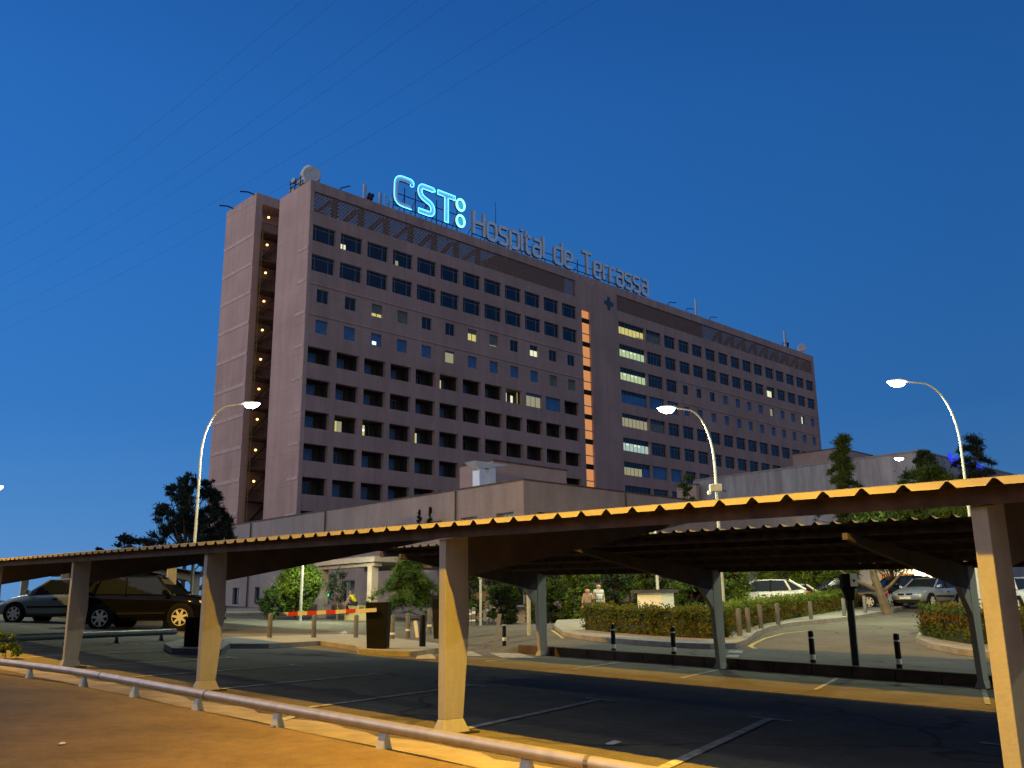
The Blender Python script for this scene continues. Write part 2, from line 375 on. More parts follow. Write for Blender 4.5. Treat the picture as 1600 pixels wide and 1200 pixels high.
# perforated brick lattices of the technical floor, with the truss behind
def lattice(u0, u1):
    b = MB(); n = 11; h = 2.55 / n; p = .40
    for i in range(n):
        z = 45.1 + i * h
        b.box(u0, u1, .16, .22, z, z + h * .55, lattice_m)
        x = u0 + (p / 2 if i % 2 else 0)
        while x < u1 - .1:
            b.box(x, min(u1, x + p * .48), .16, .22, z + h * .55, z + h, lattice_m); x += p
    return b.build('brick_lattice', hosp, recalc=False)
lattice(.48, 44.9); lattice(54.3, 113.6)
for (ua, ub, st) in ((.48, 31.6, 3.76), (80, 113.6, 3.72)):
    x = ua
    while x < ub - 1:
        tb = MB(); tb.box(x + st - .75, x + st - .1, .6, 1.1, 45.1, 47.65, steel_dark); tb.build('truss_post', hosp)
        tb = MB(); tb.hexa([(x + .2, .7, 45.1), (x + .9, .7, 45.1), (x + .9, 1.0, 45.1), (x + .2, 1.0, 45.1)], [(x + st - 1.2, .7, 47.6), (x + st - .5, .7, 47.6), (x + st - .5, 1.0, 47.6), (x + st - 1.2, 1.0, 47.6)], steel_dark); tb.build('truss_brace', hosp)
        x += st

# ---- windows
def frame_mesh(w, h, mull, tran, y=.30, t=.06):
    b = MB()
    b.box(0, w, y - .03, y + .03, 0, t, frame_m); b.box(0, w, y - .03, y + .03, h - t, h, frame_m)
    b.box(0, t, y - .03, y + .03, t, h - t, frame_m); b.box(w - t, w, y - .03, y + .03, t, h - t, frame_m)
    for q in mull: b.box(w * q - t / 2, w * q + t / 2, y - .028, y + .028, t, h - t, frame_m)
    for q in tran: b.box(t, w - t, y - .025, y + .025, h * q - t / 2, h * q + t / 2, frame_m)
    return b
def pane_mesh(w, h, m, y=.32):
    b = MB(); b.box(.02, w - .02, y, y + .04, .02, h - .02, m); return b
LIT_Y = emat('lit room yellow', (.80, .72, .24), .75); LIT_G = emat('lit room greenish', (.60, .78, .44), .72); LIT_W = emat('lit room white', (.95, .95, .62), .95)
LIT_C = emat('lit curtain', (.48, .45, .28), .62); LIT_B = emat('lit room bluish', (.60, .80, .72), .60); LIT_D = emat('lit room dim', (.30, .33, .16), .5); LIT_O = emat('lit stair orange', (.82, .34, .12), .78)
LIT_S = emat('bright lamp seen through window', (.85, .95, 1.0), 1.6)
def make_window(name, w, h, mull, tran, glass, y=.30):
    o = frame_mesh(w, h, mull, tran, y).build(name, hosp); p = pane_mesh(w, h, glass, y + .02).build('pane', o); return o
LITS = []
def place(proto, u, z, used={}):
    if proto.name not in used: used[proto.name] = 1; proto.location = (u, 0, z); return proto
    c = copy_tree(proto, hosp); c.location = (u, 0, z); return c
def lit(win, x0, x1, z0, z1, m, y=.285): LITS.append((win, x0, x1, z0, z1, m, y))
def light_up():
    for (win, x0, x1, z0, z1, m, y) in LITS:
        b = MB(); b.box(x0, x1, y, y + .02, z0, z1, m); b.build('curtain' if m in (blind_m, blind_g) else 'lit_pane', win)
P_LW = make_window('wide_window', 3.05, 1.98, (.17, .76), (.80,), glass_m)
P_RW = make_window('wide_window', 2.95, 2.00, (.2, .5, .8), (.78,), glass_m)
P_LS = make_window('small_window', 1.55, 1.55, (.52,), (), glass_m, .2)
P_LB = make_window('small_window', 1.55, 1.55, (.52,), (), blind_m, .2)
P_LG = make_window('small_window', 1.55, 1.55, (.52,), (), blind_g, .2)
P_RSm = make_window('small_window', 1.45, 1.55, (.5,), (), glass_m, .2)
P_RSb = make_window('small_window', 1.45, 1.55, (.5,), (), blind_m, .2)
P_BL = make_window('blind_window', 2.95, 2.00, (.33, .66), (), blind_m)
P_SEC = make_window('wide_window', 3.80, 2.00, (.12, .3, .5, .7, .88), (.78,), glass_m)
P_SECb = make_window('blind_window', 3.80, 2.00, (.25, .5, .75), (), blind_m)
P_BIG = make_window('bay_window', 6.30, 2.00, (.14, .28, .42, .57, .71, .86), (), glass_m)
# balcony: recess shell with a glazed door at the back
def make_balcony(dm, door=True):
    w, h, d = 3.05, 1.88, 1.9; b = MB(); t = .12
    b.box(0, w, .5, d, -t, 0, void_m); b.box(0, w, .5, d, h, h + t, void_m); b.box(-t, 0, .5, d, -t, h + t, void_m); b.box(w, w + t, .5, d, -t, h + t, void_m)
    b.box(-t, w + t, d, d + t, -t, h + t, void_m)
    o = b.build('balcony', hosp)
    if door:
        q = frame_mesh(1.0, h - .25, (.5,), (), 0); q.box(.05, .95, .01, .05, .05, h - .3, dm)
        dd = q.build('balcony_door', o); dd.location = (1.12, 1.82, 0)
    return o
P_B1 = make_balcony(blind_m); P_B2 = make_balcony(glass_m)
for ri, r in enumerate(LROWS):
    for k, p in enumerate(LW):
        a, b, kind = r
        if kind == 'w':
            w = place(P_LW, p[0], b)
            if (ri, k) == (0, 1): lit(w, .08, .42, .12, .72, LIT_W); lit(w, .58, .86, .08, .72, LIT_W)
            if (ri, k) == (0, 3): lit(w, .58, 1.0, .12, .72, LIT_C)
            if (ri, k) == (0, 11): lit(w, .1, .22, .1, .5, LIT_C)
        elif kind == 's':
            if ri == 3: w = place(P_LB if k < 10 else P_LG, p[0] + .85, b)
            else: w = place(P_LG if k in (2, 3, 6, 7) else P_LS, p[0] + .85, b)
            if (ri, k) == (2, 2): lit(w, .06, .72, .06, .42, LIT_Y, .165); lit(w, .84, 1.48, .06, .42, LIT_Y, .165)
            if (ri, k) == (2, 6): lit(w, .06, .72, .06, .95, LIT_Y, .165); lit(w, .84, 1.48, .06, .95, LIT_Y, .165)
            if (ri, k) == (2, 7): lit(w, .1, 1.4, .04, .16, LIT_C, .165)
            if (ri, k) == (2, 9): lit(w, .06, .72, .06, .85, LIT_W, .165); lit(w, .84, 1.48, .06, .85, LIT_W, .165)
            if (ri, k) == (3, 2): lit(w, .3, .85, .2, .6, LIT_S, .165)
            if (ri, k) == (3, 5): lit(w, .06, 1.45, .06, 1.3, LIT_C, .165)
        else:
            if ri == 4 and k in (9, 10):
                w = place(P_BL, p[0] + .05, b)
                if k == 9:
                    for q in (.08, 1.0, 2.0): lit(w, q, q + .88, .1, 1.5, LIT_C)
                continue
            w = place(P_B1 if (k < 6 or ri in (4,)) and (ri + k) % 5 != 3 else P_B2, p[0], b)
            if (ri, k) in ((4, 5), (6, 4)): lit(w, 1.2, 1.62, .15, 1.6, LIT_Y, 1.77)
            if (ri, k) in ((6, 1),): lit(w, 1.2, 2.1, .1, 1.6, LIT_C, 1.77); lit(w, 1.2, 1.4, .1, 1.6, LIT_Y, 1.74)
            if (ri, k) in ((6, 2),): lit(w, 1.15, 1.5, .2, 1.6, LIT_Y, 1.77); lit(w, 1.15, 1.45, .9, 1.15, LIT_S, 1.74)
            if (ri, k) in ((4, 7), (6, 8), (6, 9)): lit(w, 1.2, 1.5, .1, 1.6, LIT_D, 1.77)
            if (ri, k) == (4, 8): lit(w, 1.1, 1.75, .0, 1.75, LIT_W, 1.77); lit(w, 2.5, 2.9, .0, 1.5, LIT_W, 1.77); lit(w, 2.97, 3.03, .0, 1.85, LIT_Y, 1.0)
for ri, r in enumerate(RROWS):
    a, b, kind = r
    if ri > 7: continue
    w = place(P_BIG, BIG[0], b)
    M = [LIT_Y, LIT_G, LIT_G, None, LIT_C, LIT_B, LIT_C, None][ri]
    if M:
        n_l = 5 if ri == 6 else 7
        for q in range(n_l):
            x0 = 6.3 * q / 7 + .05; lit(w, x0, x0 + .78, .08, 1.22 if ri != 4 else 1.4, M)
            if ri in (1, 2, 5) and q in (1, 3, 4): lit(w, x0 + .1, x0 + .6, .9, 1.15, LIT_W, .27)
        if ri == 0: lit(w, 4.6, 6.2, .06, .35, emat('lit wooden sill', (.5, .32, .12), .45), .27)
    if ri in (3,): lit(w, .05, 6.25, .06, 1.45, blind_m)
    if ri == 6: lit(w, 4.6, 6.2, .06, 1.3, blind_m)
    s2 = place(P_SECb if ri in (3, 6) else P_SEC, SEC[0], b)
    if ri in (0, 4): lit(s2, .1, 3.7, .06, 1.4, blind_g, .31)
    for k, u in enumerate(RS):
        if kind == 'm' and k >= 1:
            w = place(P_RSb if (ri == 3 or k > 3) else P_RSm, u + .6, b + .15)
            if (ri, k) == (2, 8): lit(w, .1, .5, .1, 1.4, LIT_C, .165); lit(w, .6, 1.0, .1, 1.4, LIT_C, .165)
            if (ri, k) == (2, 11): lit(w, .45, .75, .1, 1.4, LIT_W, .165)
        else:
            if ri == 7 and k > 6: continue
            w = place(P_BL if (ri in (3, 6) and k == 0) else P_RW, u, b)
            if (ri, k) == (1, 8): lit(w, .3, 2.0, .15, 1.25, LIT_W)
            if (ri, k) == (6, 7): lit(w, .1, 1.0, .05, .35, LIT_S); lit(w, 1.9, 2.6, .1, .9, LIT_D)
            if (ri, k) == (7, 1): lit(w, 2.2, 2.6, .0, 1.1, LIT_Y)
light_up()
# stair window strip: two lit panes and one brick spandrel in every storey
zz = 43.5; n = 0
while zz > 9:
    b = MB()
    for (za, zb) in ((zz - .05, zz - 1.18), (zz - 1.95, zz - 3.55)):
        b.box(46.15, 47.9, .28, .34, zb, za, LIT_O if zz > 12 else glass_m)
    b.box(46.1, 47.95, .22, .4, zz - 1.9, zz - 1.22, steel_dark)
    b.box(46.1, 47.95, .22, .4, zz - 3.63, zz - 3.55, frame_m)
    b.build('stair_window', hosp); zz -= 3.63
# emblem beside the stair
b = MB()
for k in range(4):
    t = k * math.pi / 4; L_ = 1.05 if k % 2 == 0 else .6
    dx, dz = math.cos(t), math.sin(t)
    pts = [(52.35 + s * dx * L_ - e * dz * .3, -.06 - .006 * k, 45.75 + s * dz * L_ + e * dx * .3) for s, e in ((-1, -1), (1, -1), (1, 1), (-1, 1))]
    b.hexa(pts, [(p[0], .0, p[2]) for p in pts], mat('teal emblem', (.035, .085, .12), .6, var=.1))
b.build('emblem', hosp)
# open fire stair in the slot of the end wall
fs = MB()
stair_m = mat('stained stair concrete', (.13, .095, .07), .95, var=.3, scale=1.2); yl = mat('yellowish ladder steel', (.34, .25, .10), .6, var=.2)
for k in range(13):
    z = 47.1 - 3.75 * k
    fs.box(.9, 5.2, 13.02, 15.18, z - .2, z, stair_m)
    for x in np.arange(1.0, 5.1, .22): fs.box(x, x + .03, 13.03, 13.06, z, z + 1.05, steel_dark)
    fs.box(.9, 5.2, 13.02, 13.07, z + 1.05, z + 1.1, steel_dark)
    fs.hexa([(1.2, 13.9, z - 3.75), (1.2, 14.9, z - 3.75), (1.5, 14.9, z - 3.75), (1.5, 13.9, z - 3.75)], [(4.4, 13.9, z - .2), (4.4, 14.9, z - .2), (4.8, 14.9, z - .2), (4.8, 13.9, z - .2)], stair_m)
fs.build('fire_stair', hosp)
lad = MB()
for x in (.72, 1.02): lad.box(x, x + .06, 12.75, 12.81, BASE, 46.8, yl)
for z in np.arange(BASE, 46.8, .42): lad.box(.78, 1.02, 12.76, 12.8, z, z + .05, yl)
for z in np.arange(BASE + 3, 46.8, 3.75): lad.box(.86, .92, 12.81, 13.0, z, z + .06, yl)
lad.build('ladder', hosp)
lampg = emat('stair lamp glow', (1.0, .58, .14), 5)
for k in range(10):
    z = 49.3 - 3.75 * k
    b = MB(); b.lathe((2.1, 13.5, z), [(.02, -.13), (.12, -.09), (.15, 0), (.12, .09), (.02, .13)], lampg, 10); o = b.build('stair_lamp', hosp); b = MB(); b.tube([(2.1, 13.5, z + .135), (2.1, 13.5, z + .9)], .03, steel_dark, 5); b.build('lamp_stem', o)

# ---------------- rooftop signs
neon_b = emat('cyan neon tube', (.075, .46, 1.0), 4.2); neon_c = emat('turquoise neon tube', (.30, 1.0, 1.0), 1.7)
sign_face = mat('sign face', (.74, .84, .92), .5, var=.08); sign_side = mat('sign side', (.08, .085, .10), .6, var=.1)
def ribbon(path, w, d, closed=False):
    """letter stroke: flat ribbon of width w and depth d along a path in the x-z plane"""
    P = [Vector((p[0], 0, p[1])) for p in path]; k = len(P); L_, R_ = [], []
    for i, p in enumerate(P):
        if closed: a, c = P[i - 1], P[(i + 1) % k]
        else: a, c = P[max(0, i - 1)], P[min(k - 1, i + 1)]
        t1 = (p - a).normalized() if (p - a).length > 1e-6 else None; t2 = (c - p).normalized() if (c - p).length > 1e-6 else None
        t = ((t1 or t2) + (t2 or t1)).normalized(); n = Vector((-t.z, 0, t.x)); s = 1 / max(.6, n.dot(Vector((-(t1 or t2).z, 0, (t1 or t2).x))))
        L_.append(p + n * w / 2 * s); R_.append(p - n * w / 2 * s)
    b = MB(); m = k if closed else k - 1
    for i in range(m):
        j = (i + 1) % k; A, B_, C_, D_ = L_[i], L_[j], R_[j], R_[i]; dy = Vector((0, d, 0))
        v = [A, B_, C_, D_, A + dy, B_ + dy, C_ + dy, D_ + dy]
        b.add(v, [(0, 1, 2, 3)], sign_face); b.add(v, [(7, 6, 5, 4), (0, 4, 5, 1), (2, 6, 7, 3)] + ([(0, 3, 7, 4)] if i == 0 and not closed else []) + ([(1, 5, 6, 2)] if i == m - 1 and not closed else []), sign_side)
    return b, L_, R_
def v2(l): return [(p[0], p[2]) for p in l]
def fl(pts, r, closed=False): return [(p[0], p[2]) for p in fillet([(x, 0, z) for x, z in pts], r, 5, closed)]
X = .72
G = {'H': (.55, [[(0, 0), (0, 1)], [(.55, 0), (.55, 1)], [(.06, .52), (.49, .52)]]),
     'o': (.50, [fl([(0, 0), (.5, 0), (.5, X), (0, X)], .22, True)]),
     's': (.44, [fl([(.44, X - .03), (.38, X), (0, X), (0, .40), (.44, .34), (.44, 0), (.06, 0), (0, .03)], .13)]),
     'p': (.48, [[(0, -.22), (0, X)], fl([(.02, X), (.48, X), (.48, 0), (.02, 0)], .18)]),
     'i': (.0, [[(0, 0), (0, X)], [(0, .86), (0, .98)]]),
     't': (.36, [fl([(.12, .95), (.12, 0), (.36, 0)], .15), [(0, X), (.36, X)]]),
     'a': (.44, [fl([(.04, X), (.44, X), (.44, 0), (0, 0), (0, .42), (.40, .42)], .14)]),
     'l': (.0, [[(0, 0), (0, 1.0)]]),
     'd': (.48, [fl([(.46, X), (0, X), (0, 0), (.46, 0)], .18), [(.48, 0), (.48, 1)]]),
     'e': (.46, [fl([(.06, .35), (.46, .35), (.46, X), (0, X), (0, 0), (.44, 0)], .16)]),
     'T': (.62, [[(0, 1), (.62, 1)], [(.31, 0), (.31, .94)]]),
     'r': (.30, [[(0, 0), (0, X)], fl([(.02, .62), (.06, X), (.30, X)], .05)])}
def letter_obj(ch, parent, x, cap, w=.135):
    gw, strokes = G[ch]; b = MB()
    for i, st in enumerate(strokes):
        closed = ch == 'o'
        rb, _, _ = ribbon([(p[0] * cap, p[1] * cap) for p in st], w * cap, .38 - .01 * i, closed); 
        o_ = len(b.v)
        for f, m in zip(rb.f, rb.m): b.add([rb.v[q] for q in f], [tuple(range(len(f)))], rb.ms[m])
    o = b.build('letter', parent); o.location = (x, 0, 0); return gw * cap
def supports(parent, x0, x1, step, h, z0):
    b = MB(); x = x0
    while x <= x1:
        b.box(x - .05, x + .05, .42, .5, z0, h, steel_dark); b.tube([(x, .5, h * .6), (x - .2, 2.2, z0)], .045, steel_dark, 5); x += step
    b.box(x0, x1, .42, .50, .12, .22, steel_dark); b.box(x0, x1, .42, .50, h * .62, h * .62 + .09, steel_dark)
    return b.build('support_frame', parent)
SB = 49.86
sg = thing('rooftop_sign', 'dark unlit rooftop sign of tall letters reading Hospital de Terrassa', 'sign', HC + HU * 25.75 + HV * .8 + Vector((0, 0, SB)), PSI, 'rooftop signs')
cap = 3.42; x = 0.0; text = 'Hospital de Terrassa'; total = 37.6
base_w = sum((G[c][0] if c != ' ' else .34) for c in text) * cap; gap = (total - base_w) / (len(text) - 1)
for c in text:
    if c == ' ': x += .34 * cap + gap; continue
    x += letter_obj(c, sg, x, cap) + gap
supports(sg, 0, total, 2.35, 1.9, ROOF - SB - .05)
ns = thing('rooftop_sign', 'glowing cyan neon rooftop sign reading CST with two turquoise rings', 'sign', HC + HU * 12.3 + HV * .8 + Vector((0, 0, SB + .12)), PSI, 'rooftop signs')
CH = 4.15
def neon_letter(strokes, outline, dx, open_inner=False, cut=None):
    b = MB()
    for i, st in enumerate(strokes):
        rb, L_, R_ = ribbon(st, .62, .30 - .01 * i)
        for f, m in zip(rb.f, rb.m): b.add([rb.v[q] for q in f], [tuple(range(len(f)))], rb.ms[m])
    o = b.build('letter', ns); o.location = (dx, 0, 0)
    for (pts, closed) in outline:
        t = MB(); t.tube([(p[0], -.14, p[1]) for p in pts], .062, neon_b, 6, True, closed); tt = t.build('neon_tube', o)
    return o
cp = fl([(2.75, 3.25), (2.75, CH - .31), (.31, CH - .31), (.31, .31), (2.75, .31)], 1.05)
rb, L_, R_ = ribbon(cp, .62, .3)
neon_letter([cp[1:]], [(v2(R_[1:]) if False else [(2.44, 3.3), (2.44, 3.0)] + [(3.06, 3.05), (3.06, 3.5)] + v2(R_[3:]), False)] if False else [([(2.5, 3.42), (2.52, 3.2), (2.80, 3.15), (3.02, 3.3)] + [p for p in v2(R_)[2:]], False)], 0)
sp = fl([(2.55, CH - .55), (2.45, CH - .31), (.31, CH - .31), (.31, 2.45), (2.45, 1.65), (2.45, .31), (.1, .31)], .95)
rb, L_, R_ = ribbon(sp, .62, .3)
neon_letter([sp], [(v2(L_) + [p for p in v2(R_)[::-1]], True)], 3.75)
tb_ = [[(0, CH - .31), (3.0, CH - .31)], [(1.5, 0), (1.5, CH - .63)]]
neon_letter(tb_, [([(0, CH - .62), (0, CH), (3.0, CH), (3.0, CH - .62), (1.81, CH - .62), (1.81, 0), (1.19, 0), (1.19, CH - .62)], True)], 7.0)
for zc in (3.22, .90):
    b = MB(); b.lathe((10.95, .05, zc), [(.45, 0), (.85, 0), (.85, .25), (.45, .25)], sign_side, 24, 'y'); o = b.build('ring', ns)
    t = MB(); t.tube([(10.95 + .68 * math.cos(a), -.12, zc + .80 * math.sin(a)) for a in np.linspace(0, 2 * math.pi, 29)[:-1]], .155, neon_c, 8, True, True); t.build('neon_tube', o)
    t = MB(); t.lathe((10.95, -.02, zc), [(.02, 0), (.5, 0), (.5, .05), (.02, .05)], emat('ring glow', (.05, .62, .95), .75), 20, 'y'); t.build('ring_face', o)
supports(ns, .3, 11.6, 1.75, 3.0, ROOF - SB - .17)

# ---------------- rooftop equipment
dish_m = mat('pale dish', (.50, .50, .52), .6, var=.08)
def HP(u, v, z): return HC + HU * u + HV * v + Vector((0, 0, z))
def dish(u, v, z, r, az, label, back=False):
    t = thing('microwave_dish', label, 'dish', HP(u, v, ROOF), PSI + az, 'microwave dishes on the hospital roof')
    b = MB(); h = z - ROOF
    b.lathe((0, 0, h), [(r * .96, -.05), (r, 0), (r, r * .55), (r * .9, r * .7), (.1, r * .95)], dish_m, 24, 'y'); b.build('reflector', t, smooth=True)
    b = MB(); b.tube([(0, r * .9, h), (0, r + .35, h), (0, r + .35, 0)], .07, steel_dark, 6); b.build('mast', t); return t
dish(.8, 1.2, 50.25, 1.05, -.5, 'big pale drum dish standing on the corner above the brick lattice')
dish(1.2, 3.2, 51.2, 1.15, -1.4, 'largest round pale dish beside the drum dish on the hospital corner')
dish(1.0, 4.3, 50.3, .55, -1.5, 'small pale dish below the largest dish on the hospital roof')
dish(.8, 5.7, 49.9, .38, -1.3, 'tiny pale dish at the left end of the rooftop antenna rack')
dish(.8, 5.4, 51.0, .36, -1.3, 'tiny pale dish atop the left end of the rooftop antenna rack')
dish(112.3, 1.0, 50.5, .85, -.9, 'round white dish alone at the far right end of the hospital roof')
t = thing('antenna_rack', 'dark tube rack carrying small dishes at the left corner of the roof', 'antenna', HP(.7, 3.6, ROOF), PSI)
b = MB()
for y in (-1.2, 0, 1.2, 2.2): b.tube([(0, y, 0), (0, y, 2.1)], .06, steel_dark, 5)
for z in (.5, 1.2, 1.8): b.tube([(0, -1.4, z), (0, 2.5, z)], .05, steel_dark, 5)
b.tube([(0, -1.2, .3), (0, 2.2, 1.9)], .05, steel_dark, 5); b.build('frame', t)
def panel_antenna(u, v, h, w, label, dishy=False):
    t = thing('panel_antenna', label, 'antenna', HP(u, v, ROOF), PSI, 'panel antennas on the hospital roof')
    b = MB(); b.box(-w, w, -.12, .12, .2, h, dish_m); b.build('panel', t, bevel=.04)
    b = MB(); b.tube([(.35, .25, 0), (.35, .25, h)], .07, steel_dark, 6); b.tube([(.35, .25, h * .4), (0, 0, h * .4)], .04, steel_dark, 5); b.tube([(.35, .25, h * .8), (0, 0, h * .8)], .04, steel_dark, 5)
    if dishy:
        for q in range(6): b.box(.5 + .15 * q, .75 + .15 * q, .1, .5, .3 + .22 * (q % 3) * 2, .7 + .22 * (q % 3) * 2, steel_dark)
    b.build('mast', t); return t
panel_antenna(8.0, .9, 2.4, .17, 'white panel antenna with dark radio boxes left of the neon sign', True)
panel_antenna(10.3, .9, 2.1, .12, 'slim white panel antenna just left of the neon letter C')
panel_antenna(76.6, .9, 3.4, .16, 'tall thin pale antenna on the roof right of the long unlit sign')
panel_antenna(105.8, .9, 3.6, .30, 'dark broad panel antenna near the right end of the hospital roof', True)
t = thing('antenna_rack', 'ladder like pale aerial right of the slim antenna beside the neon C', 'antenna', HP(11.2, 1.1, ROOF), PSI)
b = MB(); b.tube([(0, 0, 0), (0, 0, 2.2)], .05, galv_m, 5); b.tube([(.9, 0, 0), (.9, 0, 2.2)], .05, galv_m, 5)
for z in (.4, .9, 1.4, 1.9): b.tube([(-.1, 0, z), (1.0, 0, z)], .035, galv_m, 5)
b.build('frame', t)
t = thing('lightning_rod', 'thin tall lightning rod behind the letter p of the unlit sign', 'lightning rod', HP(33.6, 5, ROOF), PSI, 'lightning rods on the hospital roof')
b = MB(); b.tube([(0, 0, 0), (0, 0, 5), (0, 0, 9.5)], [.09, .06, .03], steel_dark, 5); b.tube([(0, 0, 5.2), (.25, 0, 5.5), (0, 0, 5.8)], .04, steel_dark, 5); b.build('rod', t)
for i, u in enumerate((84.5, 88.5, 92.3, 96.2, 99.9, 101)):
    tag(MB().tube([tuple(HP(u, .7, ROOF)), tuple(HP(u, .7, ROOF + 1.0))], .03, galv_m, 5).build('railing_post'), 'short pale post on the roof edge above the right hand brick lattice', 'post', 'short posts along the right roof edge')
spots = [(4.0, .2, .9, 'bare lamp arm on the roof edge near the left corner'), (67.6, .2, -1.2, 'dark bent lamp arm on the roof right of the unlit sign'), (72.6, .2, -1.0, 'small hooked lamp arm on the roof before the tall thin antenna'), (79.4, .2, -1.0, 'dark hooked lamp arm on the roof after the tall thin antenna'), (103.2, .2, -1.1, 'low lamp arm on the roof near the dark broad antenna')]
for (u, v, dx, lab) in spots:
    b = MB(); h = .55 if dx < 0 else .2
    b.tube([(0, 0, 0), (0, -.3, h), (abs(dx), -.9, h + (.0 if dx < 0 else .35))], .07, steel_dark, 6); o = b.build('roof_lamp'); o.location = HP(u, v, ROOF); o.rotation_euler = (0, 0, PSI); tag(o, lab, 'lamp arm', 'lamp arms on the roof edge')
for (y, z, lab) in ((19.2, 51.9, 'dark lamp arm at the left edge of the stair tower top'), (13.6, 51.9, 'dark lamp arm at the right edge of the stair tower top')):
    b = MB(); b.tube([(0, 0, 0), (-.9, .3, .25), (-1.7, .9, .3)], .09, steel_dark, 6); o = b.build('roof_lamp'); o.location = HP(.2, y, z - .1); o.rotation_euler = (0, 0, PSI); tag(o, lab, 'lamp arm', 'lamp arms on the roof edge')

# ================================================================== GROUND
def asphalt(name, c, var, patch):
    return layered(name, c, [(.13, .78, 1.16, None), (.9, .80, 1.14, None), (7, .84, 1.12, None), (55, .78, 1.20, None)], cracks=.16, bscale=60, bump=.45)
asph_m = asphalt('worn asphalt', (.130, .120, .098), .28, 1)
def noise_h(u, v): return .012 * math.sin(u * 1.7 + .6 * v) + .010 * math.sin(v * 2.3 - .4 * u)
us = np.unique(np.concatenate([np.arange(-400, -75, 15.), np.arange(-75, -14, 1.0), np.arange(-14, 24, .6), np.arange(24, 60, 3.), np.arange(60, 260, 15.), [-13.2, -11.4]]))
vs = np.unique(np.concatenate([np.arange(-70, -10, 4.), np.arange(-10, 12.4, .6), [12.4, 12.6], np.arange(13, 46, .6), np.arange(46, 80, 2.), np.arange(80, 420, 15.)]))
gb = MB(); gv = []
for v in vs:
    for u in us: p = L2W(u, v); gv.append((p.x, p.y, T(u, v)))
nu = len(us); gb.add(gv, [(j * nu + i, j * nu + i + 1, (j + 1) * nu + i + 1, (j + 1) * nu + i) for j in range(len(vs) - 1) for i in range(nu - 1)], asph_m)
g = gb.build('ground', smooth=True); tag(g, kind='structure')

def sheet(name, poly, off, m, step=.8, skirt=0.0, sm=None, kind='structure', lab=None, cat=None, group=None):
    """flat patch lying on the ground: poly is a list of world (x, y) points; optional kerb skirt"""
    pts = []
    n = len(poly)
    for i in range(n):
        a, b = Vector(poly[i][:2]), Vector(poly[(i + 1) % n][:2]); k = max(1, int((b - a).length / step))
        for j in range(k): pts.append(a + (b - a) * j / k)
    nb = len(pts); edges = [(i, (i + 1) % nb) for i in range(nb)]
    xs = [p.x for p in pts]; ys = [p.y for p in pts]; inner = []
    def inside(x, y):
        c = False; j = nb - 1
        for i in range(nb):
            if (pts[i].y > y) != (pts[j].y > y) and x < (pts[j].x - pts[i].x) * (y - pts[i].y) / (pts[j].y - pts[i].y) + pts[i].x: c = not c
            j = i
        return c
    for x in np.arange(min(xs) + step / 2, max(xs), step):
        for y in np.arange(min(ys) + step / 2, max(ys), step):
            if inside(x, y): inner.append(Vector((x, y)))
    cos, e2, f2, *_ = delaunay_2d_cdt(pts + inner, edges, [tuple(range(nb))], 1, 1e-4)
    b = MB(); top = [(c.x, c.y, TW(c.x, c.y) + off) for c in cos]
    b.add(top, [tuple(f) for f in f2], m)
    if skirt:
        P3 = [(p.x, p.y, TW(p.x, p.y) + off) for p in pts]; Q3 = [(p[0], p[1], p[2] - skirt) for p in P3]
        b.add(P3 + Q3, [(i, (i + 1) % nb, nb + (i + 1) % nb, nb + i) for i in range(nb)], sm or m)
    o = b.build(name, recalc=False)
    me = o.data; bm_ = bmesh.new(); bm_.from_mesh(me); bmesh.ops.recalc_face_normals(bm_, faces=bm_.faces)
    for f in bm_.faces:
        if abs(f.normal.z) > .6 and f.normal.z < 0: f.normal_flip()
    bm_.to_mesh(me); bm_.free()
    return tag(o, lab, cat, group, kind)
def LP(l): return [(L2W(u, v).x, L2W(u, v).y) for u, v in l]
def PX(l): return [(at(x, y).x, at(x, y).y) for x, y in l]
# near pavement (in front of the rail) and its broken edge towards the carport
side_m = layered('old pavement', (.225, .165, .072), [(.16, .82, 1.12, None), (1.1, .80, 1.12, None), (6, .86, 1.10, None), (60, .78, 1.18, None)], bscale=70, bump=.5)
sheet('pavement', LP([(-60, -1.55)] + [(u, -1.05 + .03 * math.sin(u * 2.2)) for u in np.arange(-40, 14, 1.0)] + [(30, -1.05), (30, -14), (-60, -14)]), .035, side_m, 1.0, .06)
edge = [(u, -.42 + .07 * math.sin(u * 3.1) + .05 * math.sin(u * 7.3 + 1)) for u in np.arange(-20, 14, .35)]
sheet('gutter', LP([(-20, -1.02)] + edge + [(14, -1.02)]), .006, mat('crumbling gutter concrete', (.27, .24, .19), .95, var=.3, scale=2.2, bump=.5, bscale=18), .7)
# parking bay lines (slanted), T-ends and zebra
def strip(name, a, b, w, m, off=.010, lab=None, cat=None, grp=None):
    a, b = Vector(a[:2]), Vector(b[:2]); d = (b - a).normalized(); n = Vector((-d.y, d.x)) * w / 2
    return sheet(name, [a - n, b - n, b + n, a + n], off, m, .5)
k = 0
for u in np.arange(-17.2, 8.0, 2.79):
    strip('bay_line', L2W(u + .42, -.25), L2W(u - 1.15, 4.3), .11, paint_m)
    strip('bay_line', L2W(u - 1.45, 4.36), L2W(u - .85, 4.34), .10, paint_m)
for u in np.arange(-9.2, 9.0, 2.81): strip('bay_line', L2W(u - 1.0, 11.8), L2W(u + .1, 8.9), .08, paint_m)
for (a, b) in (((437, 1127), (472, 1117)),): strip('bay_line', at(*a), at(*b), .12, paint_m, .012)
for q in ([(650, 1030), (682, 1030), (674, 1021), (652, 1021)], [(722, 1025), (755, 1026), (738, 1018), (722, 1018)], [(785, 1029), (838, 1029), (812, 1021), (765, 1021)]): sheet('zebra_stripe', PX(q), .010, paint_m, .6, kind='structure')
